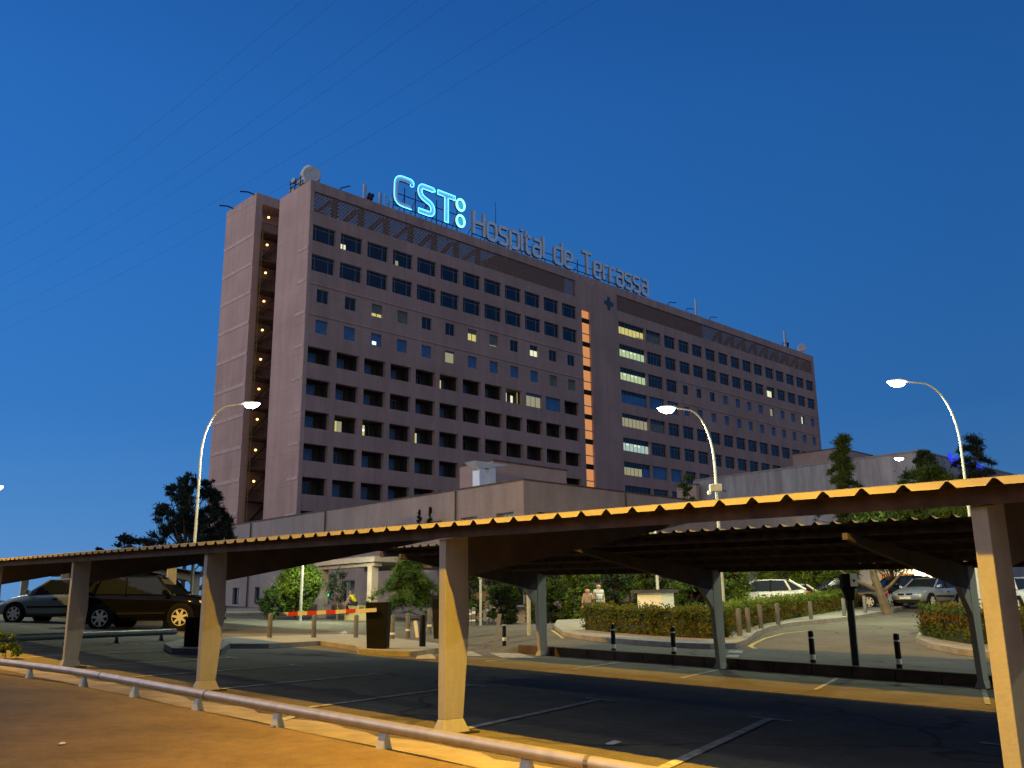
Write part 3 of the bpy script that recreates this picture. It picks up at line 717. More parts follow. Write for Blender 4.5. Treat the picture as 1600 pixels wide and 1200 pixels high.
# kerb wall behind the far carport
kb = MB()
for (u0, u1, m) in ((-11.5, -8.9, brownk_m), (-8.9, 1.0, brownk_m), (1.0, 14, brownk_m)):
    n = int((u1 - u0) / .9)
    for i in range(n):
        a, b = u0 + (u1 - u0) * i / n + .006, u0 + (u1 - u0) * (i + 1) / n - .006; A = [L2W(a, 12.32), L2W(b, 12.32), L2W(b, 12.62), L2W(a, 12.62)]
        hh = [T(a, 12.3), T(b, 12.3), T(b, 12.3), T(a, 12.3)]
        kb.hexa([(p.x, p.y, h - .1) for p, h in zip(A, hh)], [(p.x, p.y, h + .235) for p, h in zip(A, hh)], m)
tag(kb.build('kerb', bevel=.02), kind='structure')
# hedge island, right island and their pavements (outlines read off the ground plane)
isl = PX([(866, 983), (880, 994), (930, 1002), (1000, 1008), (1060, 1012), (1110, 1014), (1150, 1013), (1168, 1006), (1182, 994), (1204, 985), (1240, 978), (1290, 973), (1340, 967), (1390, 958), (1420, 949), (1415, 944), (1360, 944), (1300, 952), (1200, 962), (1100, 958), (1000, 955), (910, 966), (880, 972)])
sheet('pavement', isl, .13, paving_m, .8, .2, kerb_m)
isr = PX([(1435, 998), (1432, 1004), (1452, 1013), (1500, 1023), (1560, 1030), (1700, 1045), (1760, 1000), (1700, 960), (1560, 965), (1500, 968), (1462, 978), (1445, 986)])
sheet('pavement', isr, .13, paving_m, .8, .2, kerb_m)
# barrier island and machine island
bi = PX([(350, 1002), (420, 1000), (540, 996), (600, 1000), (685, 1012), (690, 1019), (640, 1026), (560, 1022), (555, 1016), (500, 1008), (420, 1013), (350, 1013)])
sheet('pavement', bi, .12, paving_m, .6, .16, kerb_m)
mi_ = PX([(256, 1014), (268, 1022), (345, 1024), (360, 1012), (330, 1006), (285, 1006)])
sheet('pavement', mi_, .14, paving_m, .6, .18, mat('blue grey kerb paint', (.11, .13, .17), .8, var=.3, scale=3))
# far terrace edge of the crossing road
fr = PX([(330, 962), (430, 960), (560, 962), (700, 968), (850, 969), (905, 966), (905, 960), (700, 958), (560, 953), (430, 952), (330, 953)])
sheet('pavement', fr, .12, mat('pale far pavement', (.42, .39, .27), .9, var=.2, scale=1.2), .9, .15, kerb_m)
# yellow kerb-side lines and the straight-ahead arrow
def polyline(name, pts, w, m, off=.009):
    P = [at(*p) for p in pts]
    for a, b in zip(P[:-1], P[1:]): strip(name, a, b, w, m, off)
polyline('yellow_line', [(1262, 986), (1225, 990), (1195, 998), (1178, 1006)], .10, ypaint_m)
polyline('yellow_line', [(1178, 1006), (1172, 1010), (1180, 1014)], .12, ypaint_m)
polyline('yellow_line', [(862, 985), (880, 998)], .10, ypaint_m)
for q in ([(1137, 1020), (1160, 1021), (1161, 1017), (1140, 1017)], [(1134, 1027), (1153, 1028), (1156, 1024), (1137, 1024)]): sheet('zebra_stripe', PX(q), .010, paint_m, .6)
sheet('road_arrow', PX([(518, 997), (536, 989), (528, 989), (540, 986), (543, 990), (538, 990), (524, 998)]), .010, paint_m, .8)

# ================================================================== CARPORTS
def corrugated(u0, u1, v0, v1, z0, slope, pitch=.3014, off=0.0):
    """trapezoidal sheet: ribs run along v"""
    b = MB(); prof = []
    u = u0
    while u < u1:
        prof += [(u, 0), (u + pitch - .115, 0), (u + pitch - .068, .046), (u + pitch - .047, .046)]; u += pitch
    prof.append((u, 0)); n = len(prof)
    for v in (v0, v1):
        for (uu, h) in prof: b.v.append((uu, v, z0 + DROP * (uu) + slope * abs(v - v0 if slope >= 0 else v - v0) * 1 + h))
    b.f = [(i, i + 1, n + i + 1, n + i) for i in range(n - 1)]; b.m = [0] * len(b.f); b.ms = [sheet_m]
    return b
def carport(label, v_eave, sgn, cols, u0, u1, zrel, gz, m_col=col_m, m_beam=beam_m, m_fascia=rust_m, depth=5.2, slope=.123, phase=0.0, group='carports of the car park'):
    """row of cantilever carports. sgn=+1: low eave and columns towards the viewer, beams reach away; sgn=-1: mirrored (low eave at the back)"""
    t = thing('carport', label, 'carport', (O.x, O.y, 0), CAR_ANG, group)
    ve = v_eave; Z = EAVE + zrel                       # eave height at u = 0
    def V(d): return ve + sgn * d                      # distance from the low eave
    def zt(u, d): return Z + DROP * u + slope * d
    r = corrugated(u0 + phase, u1, 0, depth, 0, slope)
    r.v = [(x, V(y), z + Z) for x, y, z in r.v]
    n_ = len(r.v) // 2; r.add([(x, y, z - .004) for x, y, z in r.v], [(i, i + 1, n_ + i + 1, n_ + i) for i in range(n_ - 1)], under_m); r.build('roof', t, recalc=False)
    # fascia on both edges and purlins
    def bar(u0_, u1_, d, w, h, m, name, drop=.012):
        b = MB(); P = []
        for uu in (u0_, u1_):
            for dd in (d - w / 2, d + w / 2):
                P.append((uu, V(dd), zt(uu, dd)))
        lo = [(p[0], p[1], p[2] - drop - h) for p in P]; hi = [(p[0], p[1], p[2] - drop) for p in P]
        b.hexa([lo[0], lo[1], lo[3], lo[2]], [hi[0], hi[1], hi[3], hi[2]], m); return b.build(name, t)
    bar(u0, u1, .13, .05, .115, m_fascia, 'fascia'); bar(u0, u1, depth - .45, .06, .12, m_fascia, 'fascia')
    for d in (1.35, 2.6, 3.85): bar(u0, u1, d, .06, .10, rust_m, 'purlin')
    for uc in cols:
        a, b2 = uc - .055, uc + .055
        def zc(d): return zt(uc, d) - .135
        g0 = gz(uc, V(.3)) - .03
        c = MB(); f = .15; base = .28
        prof = [(f, g0 + .17), (f, zc(f)), (f + .33, zc(f + .33)), (f + .33, zc(.48) - .42), (f + .35, zc(.5) - .92), (f + .26, g0 + .17)]
        c.prism([(V(d), z) for d, z in prof], 'x', a, b2, m_col)
        # flared foot
        q = [(a - .06, V(f - .055), g0), (b2 + .06, V(f - .055), g0), (b2 + .06, V(f + .33), g0), (a - .06, V(f + .33), g0)]
        p_ = [(a - .003, V(f - .003), g0 + .171), (b2 + .003, V(f - .003), g0 + .171), (b2 + .003, V(f + .263), g0 + .171), (a - .003, V(f + .263), g0 + .171)]
        c.hexa(q, p_, m_col); c.box(a - .11, b2 + .11, min(V(f - .10), V(f + .40)), max(V(f - .10), V(f + .40)), g0 + .022, g0 + .042, steel_dark); c.build('column', t, bevel=.006)
        c = MB(); e = depth - .08
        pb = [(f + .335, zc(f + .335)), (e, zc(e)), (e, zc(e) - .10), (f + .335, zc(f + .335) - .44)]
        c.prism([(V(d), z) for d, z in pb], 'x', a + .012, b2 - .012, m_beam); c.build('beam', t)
        c = MB(); d0, d1 = f + .34, f + .34
        c.box(a - .03, b2 + .03, min(V(.3), V(.42)), max(V(.3), V(.42)), zc(.4), zc(.3) + .03, m_col); c.build('bracket', t)
        if sgn < 0: c = MB(); c.prism([(V(d), z) for d, z in ((f + .34, zc(.5) - .44), (f + .36, zc(.5) - .86), (f + .80, zc(.9) - .42))], 'x', a + .006, b2 - .006, m_col); c.build('haunch', t)
    return t
gz = lambda u, v: T(u, v)
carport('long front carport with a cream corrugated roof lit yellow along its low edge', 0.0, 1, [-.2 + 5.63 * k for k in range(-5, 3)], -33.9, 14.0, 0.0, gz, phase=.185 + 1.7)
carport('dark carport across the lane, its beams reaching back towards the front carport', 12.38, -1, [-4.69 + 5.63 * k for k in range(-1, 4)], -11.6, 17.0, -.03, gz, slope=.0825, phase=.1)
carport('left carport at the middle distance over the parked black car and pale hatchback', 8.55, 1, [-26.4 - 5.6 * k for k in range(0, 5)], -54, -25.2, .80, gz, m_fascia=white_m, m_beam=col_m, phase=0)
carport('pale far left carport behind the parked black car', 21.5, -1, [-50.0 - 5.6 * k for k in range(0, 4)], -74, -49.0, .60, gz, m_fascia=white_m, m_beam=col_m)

# ================================================================== RAIL
def along(u): return L2W(u, -1.07 - .08 * max(0, -7 - u) ** 1.3)
def rail(name, label, path, h, r, posts, m, post_m):
    A = path[0]; t = thing(name, label, 'guard rail', A)
    rel = [p - A for p in path]
    b = MB(); b.tube([(p.x, p.y, p.z + h) for p in rel], r, m, 12); b.build('rail_pipe', t, smooth=True)
    for p in posts:
        q = p - A; d = EX
        b = MB(); n = EY
        # wedge shaped plate post: wide foot, narrow head
        P = [q - d * .055 - n * .06, q + d * .055 - n * .06, q + d * .055 + n * .06, q - d * .055 + n * .06]
        Q = [q - d * .05 - n * .012, q + d * .05 - n * .012, q + d * .05 + n * .012, q - d * .05 + n * .012]
        b.hexa([(p_.x, p_.y, p_.z - .02) for p_ in P], [(p_.x, p_.y, p_.z + h - r * .8) for p_ in Q], post_m); b.build('post', t)
    return t
uu = list(np.arange(-15.5, 9.1, .9)); path = []
for u in uu:
    p = along(u); p.z = TW(p.x, p.y) + .03; path.append(p)
posts = []
for u in [-8.83 - 1.9 * 2, -8.83 - 1.95, -8.83, -6.98, -5.13, -3.28, -1.43, .45, 2.3, 4.2]:
    p = along(u); p.z = TW(p.x, p.y) + .03; posts.append(p)
rail('guard_rail', 'long low pipe guard rail on wedge posts along the front pavement', path, .195, .056, posts, pipe_m, galv_m)
rl = bpy.data.objects['guard_rail']
for u in (-6.3, -3.05, 2.95):
    p = along(u); p.z = TW(p.x, p.y) + .225; b = MB(); p = p - rl.location; b.tube([p - EX * .02, p + EX * .02], .0585, mat('pipe joint', (.16, .15, .14), .5, metal=.4), 12); b.build('pipe_joint', rl)
pa, pb_ = at(-60, 1017), at(273, 1000)
path2 = [pa.lerp(pb_, i / 12) for i in range(13)]
for p in path2: p.z = TW(p.x, p.y)
rail('guard_rail', 'dark low pipe rail beside the lane in front of the left carport', path2, .24, .085, [path2[i] for i in (2, 5, 8, 11)], mat('dark painted pipe', (.055, .065, .08), .5, var=.15), black_m)

# ================================================================== LAMPS
white_lens = emat('white street lamp lens', (1.0, 1.0, .92), 25)
def street_lamp(label, base, arm_dir, height, reach, bend, power, group='white street lamps', lens=white_lens, col=(.93, 1.0, .60), spread=164, gm=galv_m, aim=None):
    t = thing('street_lamp', label, 'street lamp', base, 0, group); d = Vector((arm_dir[0], arm_dir[1], 0)).normalized()
    b = MB(); pts = [Vector((0, 0, -.1)), Vector((0, 0, 2.5)), Vector((0, 0, height - bend))]; rr = [.072, .066, .05]
    for i in range(1, 11):
        a = i / 10 * math.pi / 2; pts.append(d * (reach * .72 * (1 - math.cos(a))) + Vector((0, 0, height - bend + bend * math.sin(a)))); rr.append(.05 - .002 * i)
    pts.append(d * reach + Vector((0, 0, height + .06))); rr.append(.033)
    b.tube(pts, rr, gm, 10); b.build('pole', t, smooth=True)
    hd = d * reach + Vector((0, 0, height + .06)); b = MB(); n = Vector((-d.y, d.x, 0))
    L = .78
    prof = [(0, .05, .05), (.10, .10, .08), (.35, .15, .10), (.62, .13, .07), (L, .04, .02)]
    vsx = []
    for (s, w, h) in prof:
        c = hd + d * s + Vector((0, 0, .03 * s)); vsx += [c - n * w, c + n * w, c + n * w * .6 + Vector((0, 0, h)), c - n * w * .6 + Vector((0, 0, h))]
    fs = [(4 * i + j, 4 * i + (j + 1) % 4, 4 * i + 4 + (j + 1) % 4, 4 * i + 4 + j) for i in range(len(prof) - 1) for j in range(4)] + [(0, 1, 2, 3), tuple(4 * (len(prof) - 1) + j for j in range(4))]
    b.add(vsx, fs, gm); b.build('lamp_head', t, smooth=True)
    b = MB(); vsx = []
    for (s, w, dz) in ((.10, .10, -.03), (.20, .19, -.16), (.45, .22, -.20), (.68, .16, -.12), (.80, .06, -.01)):
        c = hd + d * s + Vector((0, 0, .03 * s)); vsx += [c - n * w - Vector((0, 0, .004)), c + n * w - Vector((0, 0, .004)), c + n * w * .6 + Vector((0, 0, dz)), c - n * w * .6 + Vector((0, 0, dz))]
    fs = [(4 * i + j, 4 * i + (j + 1) % 4, 4 * i + 4 + (j + 1) % 4, 4 * i + 4 + j) for i in range(4) for j in range(4)] + [(0, 1, 2, 3), (16, 17, 18, 19)]
    b.add(vsx, fs, lens); b.build('lamp_lens', t, smooth=True)
    ld = bpy.data.lights.new('lamp_light', 'SPOT'); ld.energy = power; ld.color = col; ld.spot_size = R(spread); ld.spot_blend = .8 if spread < 160 else .45; ld.shadow_soft_size = .12
    lo = bpy.data.objects.new('lamp_light', ld); COL.objects.link(lo); lo.parent = t; lo.location = hd + d * .42 + Vector((0, 0, -.2))
    if aim is not None: lo.rotation_euler = Vector(aim).to_track_quat('-Z', 'Y').to_euler()
    return t
def lamp_px(label, bx, D, head, reach_px, power, bend=1.6, **kw):
    base = gnd(bx, D); top = atD(head[0], head[1], D); h = top.z - base.z
    return street_lamp(label, base, (1 if reach_px > 0 else -1, 0), h, abs(reach_px) / F_PX * D, bend, power, **kw)
lamp_px('lit white street lamp left of the hospital end wall, arm bending right', 297, 40.0, (322, 634), 60, WHITE_POWER * 1.9, bend=2.3)
lamp_px('lit white street lamp in front of the hospital facade, arm bending left', 1131, 36.0, (1094, 640), -54, WHITE_POWER * 1.5, bend=2.3)
lamp_px('lit white street lamp against the open sky at the right, arm bending left', 1534, 35.0, (1512, 598), -72, WHITE_POWER * 1.6, bend=2.5)
lamp_px('small far lit lamp in front of the pale concrete wall', 1462, 76.0, (1440, 717), -22, WHITE_POWER * .7, bend=1.5)
lamp_px('added far white street lamp whose head hides behind the front carport roof', 470, 47.0, (505, 838), 26, WHITE_POWER * .75, bend=1.2)  # extra lamp added to brighten the road behind the barrier
lamp_px('lit lamp head just entering the left edge of the photo', -70, 47.0, (-40, 763), 26, WHITE_POWER, bend=2.0)
b = None
# floodlight box on the middle lamp pole, small garden lamps
p = atD(1118, 764, 35.7)
t = thing('floodlight', 'small floodlight box clamped on the middle lamp pole', 'floodlight', p); b = MB(); b.box(-.22, .22, -.14, .14, -.1, .18, galv_m); b.box(-.30, -.20, -.12, .12, -.22, -.08, wht_b); b.tube([(.1, 0, 0), (.42, 0, -.1)], .03, steel_dark, 6); b.build('lamp_head', t, bevel=.02)
def garden_lamp(px, D, ytop, label):
    base = gnd(px, D); h = atD(px, ytop, D).z - base.z; t = thing('lamp_post', label, 'lamp post', base, 0, 'plain thin posts among the trees'); b = MB(); b.tube([(0, 0, -.1), (0, 0, h)], .065, galv_m, 8); b.build('pole', t)
    b = MB(); b.lathe((0, 0, h), [(.07, -.02), (.12, .05), (.12, .25), (.05, .32)], galv_m, 10); b.build('lamp_head', t); return t
garden_lamp(751, 44, 905, 'thin grey lamp post right of the nearest central column')
garden_lamp(1029, 40, 800, 'tall grey post standing beside the white hut')
garden_lamp(826, 31, 890, 'grey round post just left of the far carport end column')

# sodium street lamps standing on the near pavement, out of frame above and behind the viewer
sod_lens = emat('orange sodium lamp lens', (1.0, .45, .06), 30)
SOD = (1.0, .51, .012)
for i, (u, v, pw, lab) in enumerate(((4.5, -5.9, 1.1, 'tall orange sodium street lamp nearest the viewer on the front pavement'), (25.0, -5.9, 1.5, 'tall orange sodium street lamp right of the viewer on the front pavement'), (-18.0, -5.9, .95, 'tall orange sodium street lamp left along the front pavement'))):
    bs = L2W(u, v); bs.z = T(u, v); street_lamp(lab, bs, (EY.x, EY.y), 12.4, 2.0, 1.6, SODIUM_POWER * pw, 'orange sodium street lamps', sod_lens, SOD, 126, aim=EY * 1.15 - Vector((0, 0, 1)))

bs = L2W(16, 20.5); bs.z = T(16, 20.5); street_lamp('white street lamp beyond the right edge of the photo, behind the far carport', bs, (-EX.x, -EX.y), 8.5, 2.2, 2.0, WHITE_POWER * 2.2, aim=-EX * .9 - EY * .35 - Vector((0, 0, .55)))
# the row of flats added out of view to block the low sky glow
dimw = mat('dark flats render', (.075, .065, .06), .95, var=.2, scale=.6)  # kept dark so these added blocks bounce little lamp light
def blockers(u0, w, h, label, m):
    m = dimw
    v1 = -27.0; t = thing('sky_blocker', label, 'sky blocker', L2W(u0, v1, T(u0, v1)), CAR_ANG, 'flats added behind the viewer'); b = MB()
    ops = [(x, x + 1.3, 1.0 + 3 * k, 2.5 + 3 * k) for k in range(int(h / 3)) for x in np.arange(1.2, w - 2, 3.0)]
    openwall(b, 'x', -.3, 0, w, -1, h, .3, ops, m); b.box(0, w, -12, -.3, -1, 0, m); b.box(0, .3, -12, -.3, 0, h, m); b.box(w - .3, w, -12, -.3, 0, h, m); b.box(.3, w - .3, -12, -11.7, 0, h, m); b.box(.3, w - .3, -11.7, -.3, h - .3, h, m); b.build('wall', t)
    for (a, c, z0, z1) in ops[:40]:
        f = MB(); f.box(a, c, -.22, -.18, z0, z1, frame_m); f = f.build('window', t); p = MB(); p.box(a + .06, c - .06, -.18, -.15, z0 + .06, z1 - .06, glass_m); p.build('pane', f)

# ================================================================== POWER LINES
wire_m = mat('power cable', (.02, .022, .03), .6, var=0)
ends = [(468, 354, 'highest of the six power lines, crossing the sky at upper left'), (522, 387, 'second power line from the top left of the sky'), (651, 431, 'third power line, upper wire of the middle pair'), (708, 453, 'fourth power line, lower wire of the middle pair'), (849, 487, 'fifth power line, upper wire of the lowest pair'), (930, 517, 'lowest power line, passing in front of the hospital roof corner')]
for (xt, yl_, lab) in ends:
    H = 24.0; p = ray(xt, 0); p = p * (H / p.z); q = ray(0, yl_); q = q * (H / q.z)
    d = (q - p).normalized(); a = p - d * 60; tot = 60 + (q - p).length + 160; pts = []
    for i in range(41):
        s = tot * i / 40; f = (s - 60) / (q - p).length; w_ = a + d * s; w_.z = H - .9 * (4 * f * (1 - f) if 0 <= f <= 1 else 0); pts.append(w_)
    c = pts[0].copy(); b = MB(); b.tube([x - c for x in pts], .0052, wire_m, 5); o = b.build('power_line', loc=c); tag(o, lab, 'power line', 'power lines across the sky')

# ================================================================== SECONDARY BUILDINGS
def bframe(px, D, z=0): p = atD(px, 900, D); return Vector((p.x, p.y, z))
def openwall(b, axis, pos, a0, a1, z0, z1, th, ops, m):
    """wall slab with rectangular openings (a, b, zlo, zhi) along one axis; axis 'x' runs along local x at y = pos"""
    xs = sorted({a0, a1} | {o[0] for o in ops} | {o[1] for o in ops}); zs = sorted({z0, z1} | {o[2] for o in ops} | {o[3] for o in ops})
    for i in range(len(xs) - 1):
        run = None
        for j in range(len(zs) - 1):
            cx, cz = (xs[i] + xs[i + 1]) / 2, (zs[j] + zs[j + 1]) / 2; hole = any(o[0] < cx < o[1] and o[2] < cz < o[3] for o in ops)
            if not hole:
                if axis == 'x': b.box(xs[i], xs[i + 1], pos, pos + th, zs[j], zs[j + 1], m)
                else: b.box(pos, pos + th, xs[i], xs[i + 1], zs[j], zs[j + 1], m)
for (u0, w, h, lab, m) in ((-78, 30, 9, 'added unseen dark flats farthest left across the street', cream_w), (-46, 24, 10, 'added unseen dark flats left across the street', pink_m), (-21, 26, 8, 'added unseen dark flats straight behind the viewer', cream_w), (6, 28, 11, 'added unseen dark flats right across the street', pink_m)): blockers(u0, w, h, lab, m)
# A: low building with the corner at pixel (820, 750)
DA = 55.0; A0 = bframe(820, DA); ZA = atD(820, 750, DA).z
ba = thing('low_building', 'low pale rendered annex with a flat roof in front of the hospital', 'building', A0, PSI)
b = MB()
# local x = along HU (right face), local y = along HV (left face)
def ypos(px): # distance along the left face seen at a pixel column
    d = ray(px, 850); n = HU; t = (A0.dot(n)) / d.dot(n); return (d * t - A0).dot(HV)
def xpos(px):
    d = ray(px, 850); n = HV; t = (A0.dot(n)) / d.dot(n); return (d * t - A0).dot(HU)
def zpy(px, py, side):
    d = ray(px, py); n = HU if side == 'l' else HV; t = A0.dot(n) / d.dot(n); return (d * t).z
lops_ = []
def lwin(x0, x1, yt, yb): a, c = sorted((ypos(x0), ypos(x1))); lops_.append((a, c, zpy((x0 + x1) / 2, yb, 'l'), zpy((x0 + x1) / 2, yt, 'l')))
lwin(775, 803, 801, 822); lwin(720, 745, 808, 826); lwin(663, 690, 815, 832); lwin(605, 630, 822, 838)
lwin(579, 590, 906, 938); lwin(536, 556, 907, 940); lwin(402, 410, 917, 943); lwin(427, 432, 916, 932); lwin(368, 378, 918, 944); lwin(620, 650, 918, 945)
rops_ = []
def rwin(x0, x1, yt, yb): a, c = sorted((xpos(x0), xpos(x1))); rops_.append((a, c, zpy((x0 + x1) / 2, yb, 'r'), zpy((x0 + x1) / 2, yt, 'r')))
rwin(841, 868, 801, 820); rwin(920, 945, 806, 826); rwin(780, 805, 925, 938) if False else None
YL = ypos(352)
openwall(b, 'y', 0, 0, YL, -2, ZA, .4, lops_, cream_w); openwall(b, 'x', 0, .4, 32, -2, ZA, .4, rops_, cream_w)
b.box(32, 32.4, 0, YL, -2, ZA, cream_w); b.box(.4, 32, YL - .4, YL, -2, ZA, cream_w); b.box(.4, 32, .4, YL - .4, ZA - .9, ZA - .6, cream_w)
b.box(-.05, .45, -.05, YL, ZA, ZA + .09, mat('dark coping', (.10, .075, .065), .8, var=.3)); b.box(.45, 32.4, -.05, .45, ZA, ZA + .09, MATS['dark coping'])
b.build('wall', ba)
for y_ in (6.2, 21.5, 33.0):
    dp = MB(); dp.tube([(-.08, y_, -1), (-.08, y_, ZA - .05)], .055, MATS['dark coping'], 6); dp.build('downpipe', ba)
dp = MB(); dp.tube([(9.4, -.08, -1), (9.4, -.08, ZA - .05)], .055, MATS['dark coping'], 6); dp.build('downpipe', ba)
for i, (a, c, z0, z1) in enumerate(lops_):
    f = MB(); t_ = .06
    f.box(.18, .26, a, a + t_, z0, z1, frame_m if i not in (4, 5) else steel_dark); f.box(.18, .26, c - t_, c, z0, z1, frame_m); f.box(.18, .26, a + t_, c - t_, z1 - t_, z1, frame_m); f.box(.18, .26, (a + c) / 2 - .03, (a + c) / 2 + .03, z0, z1 - t_, frame_m)
    f = f.build('window', ba); p = MB(); p.box(.22, .25, a + t_, c - t_, z0, z1 - t_, blind_g if i == 0 else glass_m); p.build('pane', f)
    if i == 0: p = MB(); p.box(.20, .215, a + .1, c - .5, z0, z1 - .12, emat('dim lit window', (.42, .55, .62), .32)); p.build('lit_pane', f)
for i, (a, c, z0, z1) in enumerate(rops_):
    f = MB(); f.box(a, c, .18, .26, z1 - .06, z1, frame_m); f.box(a, a + .06, .18, .26, z0, z1 - .06, frame_m); f.box(c - .06, c, .18, .26, z0, z1 - .06, frame_m); f = f.build('window', ba); p = MB(); p.box(a + .06, c - .06, .22, .25, z0, z1 - .06, glass_m); p.build('pane', f)
# penthouse + duct on its roof
b = MB(); D_ = 62.0
def roofbox(name, x0, x1, ytop, D, depth, label, cat, m, zb=ZA - .6):
    p = atD(x0, 900, D); t = thing(name, label, cat, (p.x, p.y, 0), PSI); zt = atD(x0, ytop, D).z
    q = ray(x1, 850); n = HU; s = p.dot(n) / q.dot(n); ln = (q * s - p).dot(HV)
    b = MB(); b.box(0, depth, min(0, ln), max(0, ln), zb, zt, m); b.box(-.06, depth + .06, min(0, ln) - .06, max(0, ln) + .06, zt, zt + .1, MATS['dark coping']); b.build('wall', t); return t, zt
ph, zph = roofbox('penthouse', 771, 718, 720, 64.0, 7.5, 'small pinkish rooftop room on the low annex behind the white duct', 'rooftop room', pink_m)
b = MB(); b.box(1.6, 6.6, -.02, .1, ZA - .5, ZA + 1.0, void_m); b.build('doorway', ph)
du = thing('ventilation_duct', 'twin white ventilation duct with an angled hood on the annex roof', 'duct', (0, 0, 0))
p0 = atD(744, 900, 60.5); du.location = (p0.x, p0.y, 0); zt = atD(744, 726, 60.5).z; b = MB(); du.rotation_euler = (0, 0, PSI)
duct_m = mat('white duct sheet', (.72, .78, .82), .45, metal=.2, var=.06)
b.box(0, .55, -.35, .35, ZA - .5, zt - .3, duct_m); b.box(.85, 1.45, -.35, .35, ZA - .5, zt - .1, duct_m)
b.hexa([(-.1, -.35, zt - .35), (1.45, -.35, zt - .1), (1.45, .35, zt - .1), (-.1, .35, zt - .35)], [(-.55, -.55, zt + .15), (2.5, -.55, zt + .15), (2.5, .55, zt + .15), (-.55, .55, zt + .15)], duct_m); b.build('duct', du, bevel=.02)
# B: tall concrete wall block on the right, near corner at pixel (1460, 705)
DB = 80.0; B0 = bframe(1460, DB); ZB = atD(1460, 705, DB).z
bb = thing('concrete_building', 'windowless pale board marked concrete block right of the hospital', 'building', B0, PSI)
b = MB(); b.box(0, 30, 0, 24, -2, ZB, conc_m); b.box(-.05, 30, -.05, 24, ZB, ZB + .14, mat('grey coping', (.26, .25, .24), .9, var=.2)); b.build('wall', bb)
bs_ = MB(); n_ = 0
blue_g = emat('blue sign glow', (.03, .05, .85), 1.2)
def bsx(px): d = ray(px, 720); t = B0.dot(HV) / d.dot(HV); return (d * t - B0).dot(HU)
def bsz(px, py): d = ray(px, py); t = B0.dot(HV) / d.dot(HV); return (d * t).z
sgb = thing('wall_sign', 'small blue lit sign of dots and letters high on the concrete block', 'sign', B0, PSI)
for (px, py, r) in ((1483, 713, .26), (1493, 717, .2), (1486, 722, .24), (1494, 724, .18)):
    x, z = bsx(px), bsz(px, py); t = MB(); t.tube([(x + r * math.cos(a), -.12, z + r * math.sin(a)) for a in np.linspace(0, 2 * math.pi, 13)[:-1]], .09, blue_g, 6, True, True); t.build('dot', sgb)
x = bsx(1507)
for i, ch in enumerate('adossare'):
    if ch == 'r' or ch in G:
        gw, strokes = G[ch]; bl = MB()
        for k, st in enumerate(strokes):
            rb, _, _ = ribbon([(p[0] * 1.45, p[1] * 1.45) for p in st], .26, .12 + .01 * k, ch == 'o')
            for f, m in zip(rb.f, rb.m): bl.add([rb.v[q] for q in f], [tuple(range(len(f)))], blue_g)
        o = bl.build('letter', sgb) if False else None
# the lettering is too blurred in the photograph to read: it is built as its row of upright glyph strokes
k = 0
while x < bsx(1536):
    z = bsz(1507, 722) - (x - bsx(1507)) * 0.0; hgt = (.75, 1.05, .7, .95, .7, .7, 1.1, .7)[k % 8]
    bl = MB(); bl.box(x, x + .12, -.2, -.05, z - .7, z - .7 + hgt, blue_g); bl.box(x + .12, x + .42, -.2, -.05, z - .7 + hgt * (.4 if k % 2 else .8), z - .5 + hgt * (.4 if k % 2 else .8), blue_g); bl.build('letter', sgb); x += .85; k += 1
rb_, _z = roofbox('penthouse', 1330, 1250, 700, 112.0, 9.0, 'pinkish box shaped plant room behind the concrete block top', 'rooftop room', pink_m, 3.0)
pw, _z = roofbox('boundary_wall', 1096, 1062, 757, 96.0, .5, 'short pinkish wall stub at the left end of the concrete block', 'wall', pink_m, 0.0)

# terrace wall, portico, railing in front of the annex
def ground_wall(name, label, cat, pts, h, th, m, base=-.3):
    P = [at(*p) for p in pts]; A = P[0]; t = MB()
    for a, c in zip(P[:-1], P[1:]):
        a, c = a - A, c - A; d = Vector((c.x - a.x, c.y - a.y, 0)).normalized(); n = Vector((-d.y, d.x, 0)) * th
        t.hexa([a + Vector((0, 0, base)), c + Vector((0, 0, base)), c + n + Vector((0, 0, base)), a + n + Vector((0, 0, base))], [a + Vector((0, 0, h)), c + Vector((0, 0, h)), c + n + Vector((0, 0, h)), a + n + Vector((0, 0, h))], m)
    o = t.build(name, loc=A); return tag(o, label, cat)
ground_wall('terrace_wall', 'low brownish retaining wall under the dark railing', 'wall', [(445, 957), (540, 957), (600, 957), (690, 958), (745, 960)], .55, .35, mat('brown wall render', (.20, .15, .12), .95, var=.25, scale=1.2))
ground_wall('terrace_wall', 'plain pinkish low wall below the small lit window right of the tree', 'wall', [(735, 961), (790, 962), (818, 963), (870, 963)], 1.35, .4, pink_m)
st = at(505, 957)
t = thing('stone_block', 'pale rectangular stone block at the foot of the portico post', 'block', st); b = MB(); b.box(-.62, .62, -.3, .3, -.2, .52, mat('pale stone', (.45, .40, .34), .9, var=.15)); b.build('stone', t, bevel=.03)
st = at(455, 957); t = thing('stone_block', 'low yellowish stone planter block left of the small fountain', 'block', st); b = MB(); b.box(-.75, .75, -.3, .3, -.2, .32, mat('yellow stone', (.34, .29, .17), .9, var=.2)); b.build('stone', t, bevel=.03)
st = at(476, 956); t = thing('bird_bath', 'small pale pedestal bowl with reddish flowers before the portico', 'planter', st); b = MB(); b.lathe((0, 0, 0), [(.16, -.1), (.14, .1), (.10, .45), (.12, .62)], mat('pale stone'  , (.45, .40, .34)), 10); b.lathe((0, 0, .62), [(.14, 0), (.30, .12), (.30, .16), (.1, .2)], MATS['pale stone'], 12); b.build('pedestal', t)
